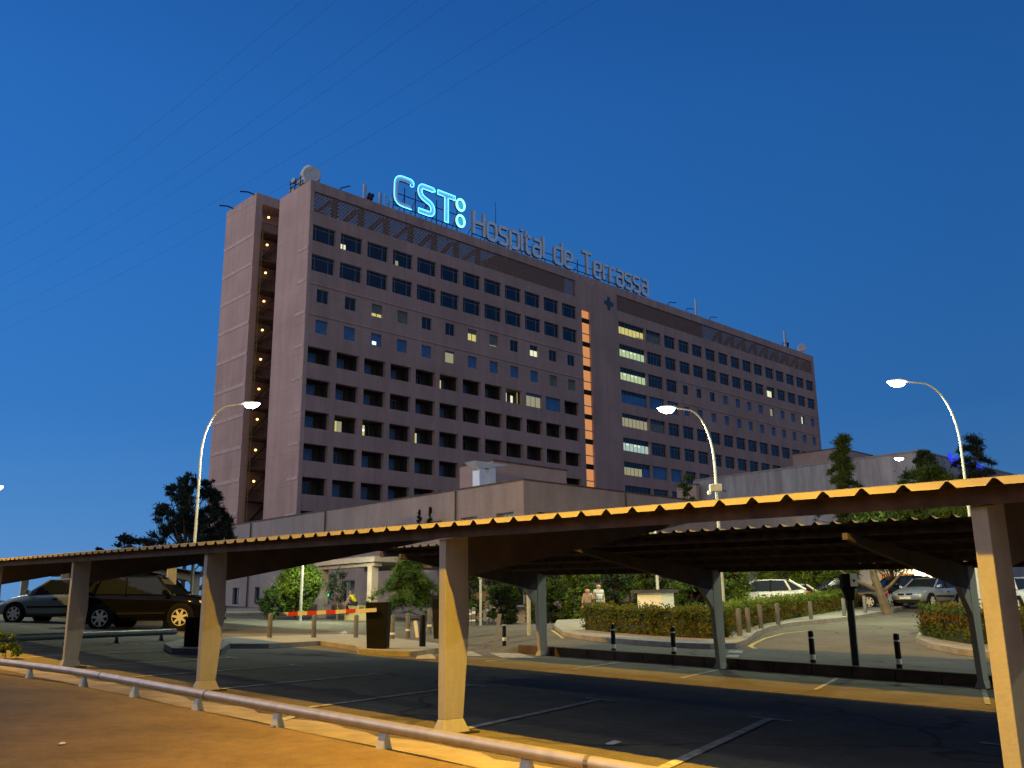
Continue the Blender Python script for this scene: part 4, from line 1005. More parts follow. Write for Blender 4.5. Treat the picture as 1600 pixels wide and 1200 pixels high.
# portico
DP = 54.0
pa = gnd(503, DP); pt = thing('portico', 'pale concrete portico slab on square posts at the annex entrance', 'portico', (pa.x, pa.y, 0), PSI)
zs_ = atD(497, 884, DP).z; b = MB(); b.box(-.2, .22, -.2, .2, pa.z - .2, zs_ - .24, cream_w); b.build('post', pt)
q = ray(592, 850); s = pa.dot(HU) / q.dot(HU); ln = (q * s - pa).dot(HV)
b = MB(); b.box(-.2, .22, ln + .3, ln + .7, pa.z - .2, zs_ - .24, cream_w); b.build('post', pt)
b = MB(); b.box(-.35, 9, ln - .1, .9, zs_ - .02, zs_ + .26, mat('pale slab', (.46, .41, .35), .9, var=.1)); b.box(-.2, .3, ln + .1, .7, zs_ - .24, zs_ - .02, cream_w); b.box(3.3, 3.7, ln + .1, .7, zs_ - .24, zs_ - .02, cream_w); b.build('slab', pt)
# railing
def railing(name, label, pts, h, gap, m):
    P = [at(*p) for p in pts]; A = P[0]; b = MB(); rel = [p - A + Vector((0, 0, .55)) for p in P]
    b.tube([p + Vector((0, 0, h)) for p in rel], .03, m, 6); b.tube([p + Vector((0, 0, .12)) for p in rel], .025, m, 6)
    for a, c in zip(rel[:-1], rel[1:]):
        n = int((c - a).length / gap)
        for i in range(n + 1): x = a.lerp(c, i / max(1, n)); b.tube([x, x + Vector((0, 0, h))], .016, m, 4, False)
    o = b.build(name, loc=A); return tag(o, label, 'railing', 'dark railings before the annex')
railing('railing', 'dark bar railing right of the portico under the big conifer', [(604, 957), (660, 958), (700, 958)], .85, .16, steel_dark)
railing('railing', 'dark bar railing behind the seated person at the portico', [(508, 956), (572, 956)], .80, .16, steel_dark)
# hut
hp = atD(1080, 900, 37.5); zt = atD(1049, 925, 38).z
hu_ = thing('hut', 'small white box hut with a dark flat roof behind the hedge', 'hut', (atD(1032, 900, 37.0).x, 37.0, 0), PSI + R(3))
b = MB(); zg = TW(hu_.location.x, hu_.location.y); zt = atD(1030, 926, 37.0).z
q = ray(1001, 900); s = Vector((hu_.location.x, hu_.location.y, 0)).dot(HU) / q.dot(HU); ln = 1.15
b.box(0, .85, 0, ln, zg - .2, zt, mat('white hut render', (.70, .70, .62), .85, var=.08)); b.build('wall', hu_)
b = MB(); b.box(-.2, 1.0, -.15, ln + .2, zt, zt + .12, mat('dark roofing felt', (.05, .05, .055), .9, var=.3)); b.build('roof', hu_)
# warm lit shop front behind the right hand cars
D_ = 66; p0 = atD(1345, 900, D_); p1 = atD(1520, 900, D_); zg = TW(p0.x, p0.y); ztp = atD(1400, 880, D_).z
sh = thing('shop', 'low white building with warm lit windows behind the silver car', 'building', (p0.x, p0.y, 0)); b = MB(); W_ = (p1 - p0).x
def shx(px): return (atD(px, 900, D_) - p0).x
def shz(py): return atD(1420, py, D_).z
openwall(b, 'x', 0, 0, W_, zg - 1, ztp + 1.5, .3, [(shx(1376), shx(1393), shz(911), shz(896)), (shx(1406), shx(1429), shz(904), shz(896))], mat('white lit wall', (.68, .62, .50), .85, var=.1)); b.box(0, W_, .3, 6, ztp + 1.3, ztp + 1.6, pink_m); b.build('wall', sh)
for (a, c, y0, y1) in ((1376, 1393, 911, 896), (1406, 1429, 904, 896)):
    f = MB(); f.box(shx(a), shx(c), .1, .16, shz(y0), shz(y1), emat('warm shop glow', (1.0, .36, .06), .75)); f = f.build('window', sh)
    f2 = MB()
    for q in np.linspace(shx(a), shx(c), 6): f2.box(q - .03, q + .03, .03, .09, shz(y0), shz(y1), mat('wooden bars', (.18, .07, .02), .7))
    f2.build('frame', f)
wl = bpy.data.lights.new('wall_lamp_light', 'SPOT'); wl.energy = 700; wl.color = (1, .86, .55); wl.spot_size = R(140); wl.spot_blend = .5; wl.shadow_soft_size = .2
t = thing('wall_lamp', 'glaring wall lamp on the white lit building', 'lamp', (p0.x + shx(1450), p0.y - 1.2, shz(884))); b = MB(); b.lathe((0, 0, 0), [(.04, .1), (.18, .05), (.2, 0), (.05, -.08)], emat('wall lamp glow', (1, .9, .6), 10), 10); b.tube([(0, 0, .08), (0, .6, .2), (0, 1.2, .2)], .03, steel_dark, 5); b.build('lamp_head', t)
lo = bpy.data.objects.new('lamp_light', wl); COL.objects.link(lo); lo.parent = t; lo.location = (0, 0, -.15); lo.rotation_euler = Vector((-.3, .75, -.6)).to_track_quat('-Z', 'Y').to_euler()

# ================================================================== VEGETATION
def leaf_cloud(name, parent, centers, radii, n, size, m, stretch=1.0, flat=1.0, seed=0, normal_up=0.0, width=.5):
    """many small leaf quads scattered in clumps"""
    r = np.random.default_rng(seed); C = np.asarray(centers, float); Rr = np.asarray(radii, float)
    idx = r.choice(len(C), n, p=(Rr ** 2) / (Rr ** 2).sum()); d = r.normal(size=(n, 3)); d /= np.linalg.norm(d, axis=1)[:, None]
    rad = Rr[idx] * np.abs(r.normal(0, .85, n)) ** .85; p = C[idx] + d * rad[:, None] * np.array([1, 1, flat])
    a = r.normal(size=(n, 3)) + d * .8 + np.array([0, 0, normal_up]); a /= np.linalg.norm(a, axis=1)[:, None]
    b = np.cross(a, r.normal(size=(n, 3))); b /= np.linalg.norm(b, axis=1)[:, None]; c = np.cross(a, b)
    s = size * r.uniform(.55, 1.35, n)[:, None]; L = a * s * stretch; Wd = b * s * width
    v = np.stack([p - L * .5 - Wd * .4, p - Wd + L * 0, p + L * .5, p + Wd], 1).reshape(-1, 3)
    me = bpy.data.meshes.new(name); me.vertices.add(4 * n); me.vertices.foreach_set('co', v.ravel()); me.loops.add(4 * n); me.loops.foreach_set('vertex_index', np.arange(4 * n))
    me.polygons.add(n); me.polygons.foreach_set('loop_start', np.arange(0, 4 * n, 4)); me.polygons.foreach_set('loop_total', np.full(n, 4)); me.update(calc_edges=True)
    ml = m if isinstance(m, list) else [m]
    for q in ml: me.materials.append(q)
    if len(ml) > 1: me.polygons.foreach_set('material_index', (idx * 7919 % len(ml)).astype(np.int32))
    o = bpy.data.objects.new(name, me); COL.objects.link(o)
    if parent: o.parent = parent
    return o
def limbs(t, H, r0, branches, lean=(0, 0), seed=0, m=bark_m):
    b = MB(); r = random.Random(seed); n = 8; pts = [Vector((lean[0] * (i / n) ** 1.5 + r.uniform(-.04, .04) * H * .1, lean[1] * (i / n) ** 1.5 + r.uniform(-.04, .04) * H * .1, -.2 + (H + .2) * i / n)) for i in range(n + 1)]
    b.tube(pts, [r0 * (1 - .85 * i / n) for i in range(n + 1)], m, 8)
    for (f, tip) in branches:
        i = min(n - 1, int(f * n)); a = pts[i]; tip = Vector(tip); mid = a.lerp(tip, .5) + Vector((0, 0, -.06 * (tip - a).length)); b.tube([a, mid, tip], [r0 * (1 - .85 * f) * .6, r0 * .25, r0 * .06], m, 5)
    return b.build('trunk', t, smooth=True)
def tree(label, base, H, rad, crown0, n, size, m, seed, group=None, r0=None, flat=.75, stretch=1.4, clumps=60, lean=(0, 0), shape='round', cat='tree', name='tree', heads=None):
    t = thing(name, label, cat, base, 0, group); r = np.random.default_rng(seed); cs = []; rs = []
    for (hx, hy, hz, hr) in heads or ():
        for i in range(26):
            d = r.normal(size=3); d /= np.linalg.norm(d); q = hr * r.uniform(.3, 1.0) ** .5; cs.append((hx + d[0] * q, hy + d[1] * q, hz + d[2] * q * .85)); rs.append(hr * r.uniform(.13, .26))
        for i in range(5): cs.append((hx + r.uniform(-.5, .5) * hr, hy + r.uniform(-.5, .5) * hr, hz + hr * r.uniform(.85, 1.15))); rs.append(hr * .11)
    if heads: clumps = 0
    lob = [(r.uniform(0, 6.28), r.uniform(.15, .9), r.uniform(.75, 1.12)) for _ in range(7)]           # big lobes make the outline uneven
    for i in range(clumps):
        h = r.uniform(0, 1); ang = r.uniform(0, 2 * math.pi)
        if shape == 'round': w = math.sin(math.pi * (.10 + .82 * h)) ** .6
        elif shape == 'cone': w = (1 - h) ** .8 + .06
        else: w = math.sin(math.pi * (.22 + .70 * h)) ** .4
        f = 1.0
        for (la, lh, lf) in lob: f += (lf - 1) * math.exp(-(((ang - la + 3.14) % 6.28 - 3.14) ** 2) / .5 - (h - lh) ** 2 / .05)
        k = rad * r.uniform(.11, .25) * (.65 + .4 * w); rr = max(0, rad * w * f - k) * r.uniform(.25, 1.0) ** .5
        cs.append((math.cos(ang) * rr + lean[0] * h, math.sin(ang) * rr + lean[1] * h, crown0 + (H - crown0 - k * flat * .8) * h)); rs.append(k)
    br = [(max(.15, min(.95, (c[2] / H) * .8)), c) for c in cs[::3]]
    limbs(t, H * .9, r0 or H * .022, br, lean, seed); leaf_cloud('crown', t, cs, rs, int(n * (2.3 if n > 3000 else 1.6)), size * (.50 if n > 3000 else .7), m, stretch * 1.3, flat, seed, .25, .24 if stretch > 1.6 else .42); return t
def cedar(label, base, H, rad, n, size, m, seed, group=None, z0=.15, tiers=12, lean=(0, 0), droop=.25):
    """conifer with separate drooping branches at staggered heights"""
    t = thing('conifer_tree', label, 'tree', base, 0, group); r = np.random.default_rng(seed); cs = []; rs = []; br = []; nb = tiers * 5
    for i in range(nb):
        h = z0 + (1 - z0) * (i + r.uniform(0, 1)) / nb; f = (h - z0) / (1 - z0); l = rad * (1 - f ** 1.3 * .86) * r.uniform(.30, 1.25); ang = i * 2.39996 + r.uniform(-.5, .5); rise = r.uniform(.05, .45); ends = None
        for q in np.linspace(.25, 1.0, 8):
            bend = r.normal() * .04 * rad
            c = (math.cos(ang) * l * q - math.sin(ang) * bend + lean[0] * h, math.sin(ang) * l * q + math.cos(ang) * bend + lean[1] * h, H * h + rise * l * q - (droop + rise) * l * q * q * 1.1); cs.append(c); rs.append(rad * (.06 + .08 * (1 - q)) * r.uniform(.7, 1.4)); ends = c
        br.append((min(.95, h), ends))
    cs.append((lean[0], lean[1], H * .98)); rs.append(.06 * rad)
    limbs(t, H * .98, H * .018, br, lean, seed); leaf_cloud('crown', t, cs, rs, int(n * 2.0), size * .62, m, 2.4, .7, seed, -.15, .15); return t
def base_px(px, D, dz=0.0):
    p = gnd(px, D); p.z += dz; return p
def topz(px, py, D): return atD(px, py, D).z
def ptree(fn, label, px, ytop, D, wpx, *a, **k):
    b = base_px(px, D); H = topz(px, ytop, D) - b.z; return fn(label, b, H, wpx / 2 / F_PX * D, *a, **k)
gA = 'trees and shrubs around the hospital'
# left: dark pine mass against the sky
ptree(tree, 'large dark dense pine standing left of the hospital end wall', 283, 750, 66, 112, 2.0, 15000, .28, leaf_dark, 21, gA, stretch=1.9, heads=[(-1.7, .3, 4.6, 1.5), (-.6, -.2, 6.9, 1.5), (.9, .4, 7.6, 1.35), (1.9, -.3, 5.4, 1.4), (-2.0, 0, 2.9, 1.2), (.3, .2, 4.6, 1.9), (2.2, .3, 3.2, 1.3), (-.9, .3, 8.3, .8), (.1, -.4, 8.6, .75)])
ptree(tree, 'dark lower pine touching the foot of the hospital end wall', 335, 793, 67, 58, 2.0, 9000, .26, leaf_dark, 22, gA, clumps=70, stretch=1.9)
ptree(tree, 'far small dark tree on the skyline, widest of the left pair', 190, 836, 95, 74, 1.0, 6000, .38, leaf_dark, 23, gA, clumps=50)
ptree(tree, 'far tiny dark tree on the skyline, leftmost above the carport roof', 150, 849, 100, 24, 1.0, 1600, .36, leaf_dark, 24, gA, clumps=20)
# before the annex
ptree(tree, 'round bright green tree before the annex left of the portico', 462, 874, 50, 82, .5, 14000, .16, [leaf_lite, leaf_mid], 31, gA, clumps=90)
ptree(tree, 'low dark green shrub at the annex wall left of the round green tree', 424, 919, 49, 46, .1, 4500, .13, leaf_mid, 32, gA, clumps=34, cat='shrub', name='shrub')
ptree(tree, 'thin half bare tree with wispy branches behind the portico post', 527, 884, 51, 52, 1.0, 700, .11, leaf_dark, 33, gA, clumps=40)
ptree(cedar, 'big spreading conifer hanging over the railing left of the nearest central column', 640, 866, 45, 140, 20000, .15, leaf_mid, 34, gA, z0=.30, tiers=9, droop=.30)
# row behind the roundabout
gB = 'row of trees behind the hedge'
spec = [(722, 876, 46, 76, [leaf_dark, leaf_mid], 41, 'dark tree right behind the nearest central column'), (786, 872, 49, 56, [leaf_mid, leaf_dark], 42, 'mid green tree above the small lit window'), (856, 876, 45, 82, [leaf_dark, leaf_mid], 43, 'dark bushy tree left of the two walkers'), (908, 880, 42, 64, [leaf_mid, leaf_lite], 44, 'green leafy tree just behind the two walkers'),
        (962, 876, 44, 70, [leaf_dark, leaf_mid], 45, 'dark tree between the walkers and the white hut'), (1020, 872, 44, 76, leaf_mid, 46, 'green tree rising behind the white hut'), (1082, 874, 42, 70, [leaf_mid, leaf_dark], 47, 'green tree right of the white hut'), (1142, 872, 42, 66, [leaf_mid, leaf_lite], 48, 'bright green tree left of the parked white hatchback'),
        (1222, 868, 50, 96, [leaf_lite, leaf_mid], 49, 'bright green tree above the parked white hatchback'), (1272, 870, 48, 80, [leaf_lite, leaf_mid], 50, 'bright green tree left of the parking meter'), (1322, 874, 49, 64, [leaf_mid, leaf_lite], 51, 'green tree behind the parking meter')]
for (px, yt, D, w, m, sd, lab) in spec:
    ptree(tree, lab, px, yt - 12, D, w, .1, 12000, .16, m, sd, gB, clumps=110, shape='col')
# trees seen over and between the roofs on the right
ptree(cedar, 'slim cedar with drooping sprays before the concrete block', 1340, 684, 52, 118, 15000, .18, leaf_mid, 61, gA, z0=.30, tiers=7, droop=.30)
ptree(tree, 'wide round pine beside the far lit lamp at the right', 1470, 726, 58, 118, 3.5, 22000, .18, [leaf_mid, leaf_lite], 62, gA, clumps=130)
ptree(tree, 'smaller dark pine behind the wide round pine', 1472, 703, 66, 50, 6, 8000, .2, [leaf_dark, leaf_mid], 63, gA, clumps=60)
ptree(cedar, 'dark cedar silhouetted on the sky at the right edge', 1554, 684, 74, 124, 9000, .24, leaf_dark, 64, gA, z0=.55, tiers=4, droop=.12)
ptree(tree, 'low dark trees mass under the silhouetted cedar', 1562, 734, 70, 84, 4, 10000, .24, leaf_dark, 65, gA, clumps=70)
ptree(tree, 'fresh green tree seen through the gap between the two carport roofs', 1400, 780, 50, 150, 2.0, 20000, .16, [leaf_lite, leaf_mid], 66, gA, clumps=110)
ptree(tree, 'yellow green tree behind the rightmost front column', 1500, 772, 47, 96, 2.6, 13000, .16, [leaf_lite, leaf_mid], 67, gA, clumps=80)
t = thing('tree', 'leaning bare tree trunk with forked limbs beside the dark parked car', 'tree', base_px(1378, 41), 0, gA)
b = MB(); b.tube([(.25, 0, -.2), (.1, 0, .5), (-.2, 0, 1.6), (-.25, 0, 3.2)], [.28, .20, .17, .13], bark_m, 8); b.tube([(0, 0, .95), (-.8, .1, 1.35), (-1.7, .2, 1.95)], [.09, .07, .04], bark_m, 6); b.tube([(.0, 0, .9), (.5, .1, 1.2), (1.1, .2, 1.75)], [.09, .07, .04], bark_m, 6); b.build('trunk', t, smooth=True)
leaf_cloud('crown', t, [(-.3, 0, 3.2), (-1.6, .2, 2.6), (1.2, .2, 2.6), (.3, .3, 3.6)], [.8, .6, .6, .8], 6000, .085, leaf_mid, 1.6, .8, 68)
# plants on the annex roof
for (px, yt, D, w, sd, lab) in ((655, 796, 64, 13, 71, 'small leaning conifer tip on the annex roof, left of two'), (672, 792, 64, 13, 72, 'small straight conifer tip on the annex roof, right of two')):
    b = atD(px, 832, D - 3.5); H = topz(px, yt, D - 3.5) - b.z; tree(lab, b, H, w / 2 / F_PX * D, 0, 1500, .12, leaf_dark, sd, 'plants on the flat roofs', shape='cone', clumps=40, stretch=1.8, r0=.03)
b = atD(1074, 783, 70); tree('dark weed bush growing at the wall stub of the concrete block', b, 2.0, 1.1, 0, 600, .2, leaf_mid, 73, 'plants on the flat roofs', clumps=9, cat='shrub', name='shrub')
b = at(8, 1030); tree('small yellow lit bush at the foot of the leftmost front column', Vector((b.x, b.y, b.z)), .55, .35, 0, 500, .07, leaf_lite, 74, 'plants on the flat roofs', clumps=8, cat='shrub', name='shrub')

# hedges: boxes of leaves following the kerb
def hedge(label, pts, h, w, sd, m, dens=520):
    P = [at(*p, .13) for p in pts]; A = P[0]; cs = []; rs = []; r = random.Random(sd)
    core = MB(); L = sum((b_ - a_).length for a_, b_ in zip(P[:-1], P[1:]))
    t = thing('hedge', label, 'hedge', A, 0, 'clipped hedges of the islands')
    for a, c in zip(P[:-1], P[1:]):
        a, c = a - A, c - A; d = (c - a); d.z = 0; n = Vector((-d.y, d.x, 0)).normalized() * w; k = max(1, int(d.length / .28))
        if n.y < 0: n = -n
        core.hexa([a, c, c + n, a + n], [a + Vector((0, 0, h * .86)) + n * .1, c + Vector((0, 0, h * .86)) + n * .1, c + n * .9 + Vector((0, 0, h * .86)), a + n * .9 + Vector((0, 0, h * .86))], leaf_dark)
        for i in range(k + 1):
            b_ = a.lerp(c, i / k)
            for f in (.0, .5, 1.0):
                for z in (.14, .4, .66, .88): cs.append(b_ + n * f + Vector((r.uniform(-.05, .05), r.uniform(-.05, .05), h * z + r.uniform(-.05, .06)))); rs.append(.125 + r.uniform(-.03, .03))
    core.build('stems', t, recalc=True); leaf_cloud('leaves', t, [tuple(c) for c in cs], rs, int(dens * L * 5.5), .046, m, 1.5, 1.0, sd); return t
hedge('clipped hedge with a withered gap facing the nearest bollards', [(914, 984), (960, 988), (1020, 993), (1070, 996), (1112, 998)], .82, .8, 81, [leaf_hedge, leaf_mid, leaf_hedge], 700)
hedge('long clipped hedge climbing beside the grey bollards to the bare tree', [(1132, 990), (1190, 975), (1250, 964), (1310, 954), (1364, 944)], .80, .8, 82, [leaf_hedge, leaf_lite, leaf_hedge, leaf_fire], 620)
hedge('right hand clipped hedge behind the rightmost far column', [(1493, 992), (1530, 999), (1575, 1006), (1680, 1020)], .85, .9, 83, [leaf_hedge, leaf_mid, leaf_fire], 620)
b = at(1040, 992, .13); t = thing('shrub', 'pale dead patch of the hedge with whitish withered twigs', 'shrub', b); leaf_cloud('leaves', t, [(0, 0, .3), (.03, 0, .55), (-.05, -.02, .12)], [.16, .14, .15], 700, .07, leaf_mat('withered leaves', (.30, .26, .12), (.50, .46, .28)), 1.4, 1.2, 84)
for (px, D, yt, w, m, sd, lab) in ((932, 33, 935, 26, leaf_lite, 85, 'tuft of tall green grass behind the hedge corner before the walkers'), (958, 33.5, 941, 20, leaf_fire, 86, 'small orange shrub behind the hedge right of the walkers'), (1107, 33, 935, 26, leaf_lite, 87, 'upright green grass tuft beside the middle far column')):
    b = base_px(px, D, .1); tree(lab, b, topz(px, yt, D) - b.z, w / 2 / F_PX * D, .1, 900, .10, m, sd, 'tufts behind the hedge', clumps=9, stretch=2.2, cat='shrub', name='shrub')

# ================================================================== BOLLARDS, BARRIER, MACHINES
def bollard(label, pos, h, r, m, bands, group, tilt=0.0):
    t = thing('bollard', label, 'bollard', pos, 0, group); t.rotation_euler = (0, tilt, 0); b = MB(); b.lathe((0, 0, 0), [(r, -.05), (r, h - .03), (r * .8, h), (.01, h + .012)], m, 14); b.build('post', t, smooth=True)
    for (z0, z1) in bands: b = MB(); b.lathe((0, 0, 0), [(r + .003, z0), (r + .004, z0 + .004), (r + .004, z1 - .004), (r + .003, z1)], wht_b, 14); b.build('band', t, smooth=True)
    return t
gC = 'black bollards with white bands along the kerb'
ordn = ['far left one, left of the first far column', 'second from the left, under the hedge corner', 'third from the left, before the withered hedge patch', 'second from the right, left of the parking meter', 'rightmost one, alone right of the parking meter']
for (px, yb, yt), lab in zip(((788, 1009, 969), (959, 1022, 975), (1053, 1027, 979), (1271, 1041, 986), (1406, 1049, 990)), ordn):
    p = at(px, yb); h = topz(px, yt, p.y) - p.z; bollard('black bollard with two white bands, ' + lab, p, h, .058, black_m, ((h * .19, h * .33), (h * .79, h * .83)), gC)
gD = 'grey bollards along the hedge'
for (px, yb, yt), lab in zip(((1156, 993, 951), (1170, 988, 950), (1189, 982, 945), (1216, 976, 943), (1268, 973, 940), (1320, 968, 935), (1353, 963, 931)),
                             ('first of the row, nearest the far column', 'second of the row from the far column', 'third of the row from the far column', 'fourth of the row, below the white hatchback', 'fifth, right behind a black bollard', 'sixth, left of the parking meter pole', 'last of the row, right of the parking meter')):
    p = at(px, yb, .13 if px < 1240 else 0); h = topz(px, yt, p.y) - p.z; bollard('grey bollard against the hedge, ' + lab, p, h, .075, grey_b, (), gD)
gE = 'grey bollards around the barrier'
for (px, yb, yt), lab in zip(((421, 996, 959), (490, 996, 962), (556, 996, 961), (613, 1004, 961), (637, 997, 958), (671, 990, 951)),
                             ('leftmost, under the free end of the boom', 'second, below the middle of the boom', 'third, just left of the charcoal cabinet', 'fourth, just right of the charcoal cabinet', 'fifth, with a white band in its middle', 'sixth, beside the nearest central column')):
    p = at(px, yb, .12 if px < 600 else 0); h = topz(px, yt, p.y) - p.z; bollard('grey bollard near the barrier, ' + lab, p, h, .075, grey_b, ((h * .28, h * .36),) if px > 600 else (), gE)
p = at(660, 1010, .12); h = topz(660, 961, p.y) - p.z; bollard('black bollard between the barrier cabinet and the nearest central column', p, h, .09, black_m, (), gE)
gF = 'pale bollards on the far side of the crossing road'
for (px, yb, yt), lab in zip(((734, 978, 952), (740, 979, 949), (753, 976, 948), (763, 975, 946), (771, 975, 942), (802, 966, 941)),
                             ('leftmost beside the small white notice', 'second from the left in the cluster', 'at the foot of the thin lamp post', 'fourth from the left in the cluster', 'fifth and tallest of the cluster', 'standing apart at the right by the wall')):
    p = at(px, yb); h = topz(px, yt, p.y) - p.z; bollard('slim grey bollard with white top, ' + lab, p, h, .07, grey_b, ((h * .66, h * .78), (h * .28, h * .36)), gF)
p = at(727, 976); t = thing('notice_board', 'small white notice on two grey legs behind the nearest central column', 'notice', p); b = MB(); b.box(-.2, .2, -.02, .02, .62, .9, wht_b); b.build('panel', t); 
for x in (-.17, .17): b = MB(); b.tube([(x, 0, 0), (x, 0, .9)], .03, grey_b, 6); b.build('leg', t)
p = at(773, 1016); t = thing('post', 'leaning grey plank post at the end of the kerb wall', 'post', p); b = MB(); h = topz(773, 959, p.y) - p.z; b.hexa([(-.05, -.03, 0), (.05, -.03, 0), (.05, .03, 0), (-.05, .03, 0)], [(.10, -.03, h), (.21, -.03, h), (.21, .03, h), (.10, .03, h)], galv_m); b.build('plank', t)
p = at(652, 996); t = thing('post', 'leaning pale post between two grey bollards right of the barrier cabinet', 'post', p); b = MB(); h = topz(652, 970, p.y) - p.z; b.hexa([(-.05, -.03, 0), (.05, -.03, 0), (.05, .03, 0), (-.05, .03, 0)], [(-.14, -.03, h), (-.02, -.03, h), (-.02, .03, h), (-.14, .03, h)], wht_b); b.build('plank', t)
# barrier
p = at(590, 1013, .12); t = thing('barrier', 'charcoal barrier cabinet with a lowered red and white boom', 'barrier', p, R(-8)); h = topz(590, 941, p.y) - p.z
b = MB(); b.hexa([(-.25, -.18, 0), (.27, -.18, 0), (.27, .2, 0), (-.25, .2, 0)], [(-.30, -.2, h), (.30, -.2, h), (.30, .22, h), (-.30, .22, h)], dark_box); b.build('cabinet', t, bevel=.02)
e0, e1 = atD(441, 960, p.y + .3) - p, atD(587, 953, p.y - .35) - p; rot = Matrix.Rotation(R(8), 3, 'Z'); e0, e1 = rot @ e0, rot @ e1; e1 = Vector((e1.x, -.26, e1.z)); e0 = Vector((e0.x, -.26, e0.z)); b = MB(); d = e1 - e0; hh = .05
boom_w = mat('boom white', (.70, .66, .58), .5, var=.06)
def seg(f0, f1, hw, m, y):
    a, c = e0 + d * f0, e0 + d * f1; bb_ = MB(); bb_.hexa([a + Vector((0, -y, -hw)), c + Vector((0, -y, -hw)), c + Vector((0, y, -hw)), a + Vector((0, y, -hw))], [a + Vector((0, -y, hw)), c + Vector((0, -y, hw)), c + Vector((0, y, hw)), a + Vector((0, y, hw))], m); return bb_
boom = seg(0, 1, hh, boom_w, .025).build('boom', t)
for f in (.095, .29, .485, .69): o = seg(f, f + .098, hh + .002, red_m, .028).build('stripe', boom)
p = at(309, 1010, .14); t = thing('ticket_machine', 'dark ticket machine on a blue grey kerbed island', 'ticket machine', p, R(-10)); h = topz(309, 964, p.y) - p.z
b = MB(); b.box(-.26, .26, -.2, .2, 0, h, dark_box); b.build('cabinet', t, bevel=.02); b = MB(); b.box(-.275, -.262, -.19, .19, .02, h - .02, mat('tan side panel', (.24, .20, .17), .7)); b.build('side_panel', t); b = MB(); b.box(-.2, .2, -.215, -.202, h * .62, h * .88, black_m); b.build('display', t)
p = at(684, 998, .12); t = thing('ticket_machine', 'black slim column machine half hidden by the nearest central column', 'ticket machine', p); h = topz(684, 930, p.y) - p.z
b = MB(); b.hexa([(-.12, -.15, 0), (.2, -.15, 0), (.2, .15, 0), (-.12, .15, 0)], [(-.2, -.15, h), (.25, -.15, h), (.25, .15, h), (-.2, .15, h)], black_m); b.build('cabinet', t, bevel=.02); b = MB(); b.box(-.15, .15, -.17, -.153, h * .7, h * .9, glass_m); b.build('display', t)
# parking meter
p = at(1337, 1044); t = thing('parking_meter', 'dark parking meter box with a white plate on a tall dark pole', 'parking meter', p); h = topz(1322, 897, p.y) - p.z; d = p.y
sc = d / F_PX; b = MB(); b.box(-.055, .055, -.05, .05, -.05, h - .02, black_m); b.build('pole', t, bevel=.01); b = MB(); b.box(.056, .075, -.05, .05, 0, h - .3, galv_m); b.build('pole_edge', t)
b = MB(); b.box(-.17, .09, -.22, .0, h - .30, h, dark_box); b.hexa([(-.07, -.16, h - .55), (.055, -.16, h - .55), (.055, .0, h - .55), (-.07, .0, h - .55)], [(-.15, -.2, h - .302), (.08, -.2, h - .302), (.08, .0, h - .302), (-.15, .0, h - .302)], dark_box); b.build('box', t, bevel=.015)
b = MB(); b.box(-.02, .13, -.24, -.222, h - .26, h + .0, mat('white plate', (.70, .72, .66), .5, var=.03)); pl = b.build('plate', t); b = MB(); b.box(.035, .075, -.245, -.2405, h - .17, h - .12, dark_box); b.build('plate_mark', pl)

# ================================================================== CARS
tyre_m = mat('tyre rubber', (.012, .012, .012), .85, var=0, spec=.05); rim_m = mat('alloy rim', (.62, .62, .58), .45, metal=.15, var=0); trim_m = mat('black trim', (.012, .012, .013), .6, var=0, spec=.08)
hl_m = mat('headlamp glass', (.70, .75, .78), .12, var=0, spec=.8); tl_m = mat('tail lamp glass', (.40, .02, .02), .2, var=0, spec=.8); cg_m = mat('car window glass', (.012, .016, .018), .06, var=0, spec=.7); plate_m = mat('number plate', (.62, .62, .58), .5, var=0)
def paint(name, c, metal=.4): return mat(name, c, .28, metal=metal, var=.03, scale=2, spec=.6)
def wheel(parent, x, y, r, side, w=.19):
    b = MB(); b.lathe((x, y, r), [(r * .72, -w / 2), (r * .96, -w / 2), (r, -w / 2 + .03), (r, w / 2 - .03), (r * .96, w / 2), (r * .72, w / 2)], tyre_m, 24, 'y', False); t = b.build('tyre', parent, smooth=True)
    b = MB(); o = w / 2 * side; b.lathe((x, y + o * .55, r), [(.01, -.02), (r * .72, -.02), (r * .72, .02), (.01, .02)], trim_m, 20, 'y')
    b.lathe((x, y + o * .8, r), [(r * .66, -.012), (r * .72, -.012), (r * .72, .012), (r * .66, .012)], rim_m, 24, 'y', False); b.lathe((x, y + o * .8, r), [(.02, -.02), (r * .17, -.02), (r * .17, .02), (.02, .02)], rim_m, 12, 'y')
    for k in range(7):
        a = 2 * math.pi * k / 7 + .3; da = .16; P = []
        for rr, w_ in ((r * .15, .045), (r * .68, .03)):
            for s in (-1, 1): P.append((x + math.cos(a) * rr - math.sin(a) * w_ * s, z_ := r + math.sin(a) * rr + math.cos(a) * w_ * s))
        yy = y + o * .8
        b.hexa([(P[0][0], yy - .014, P[0][1]), (P[1][0], yy - .014, P[1][1]), (P[3][0], yy - .014, P[3][1]), (P[2][0], yy - .014, P[2][1])], [(P[0][0], yy + .014, P[0][1]), (P[1][0], yy + .014, P[1][1]), (P[3][0], yy + .014, P[3][1]), (P[2][0], yy + .014, P[2][1])], rim_m)
    b.build('rim', t); return t
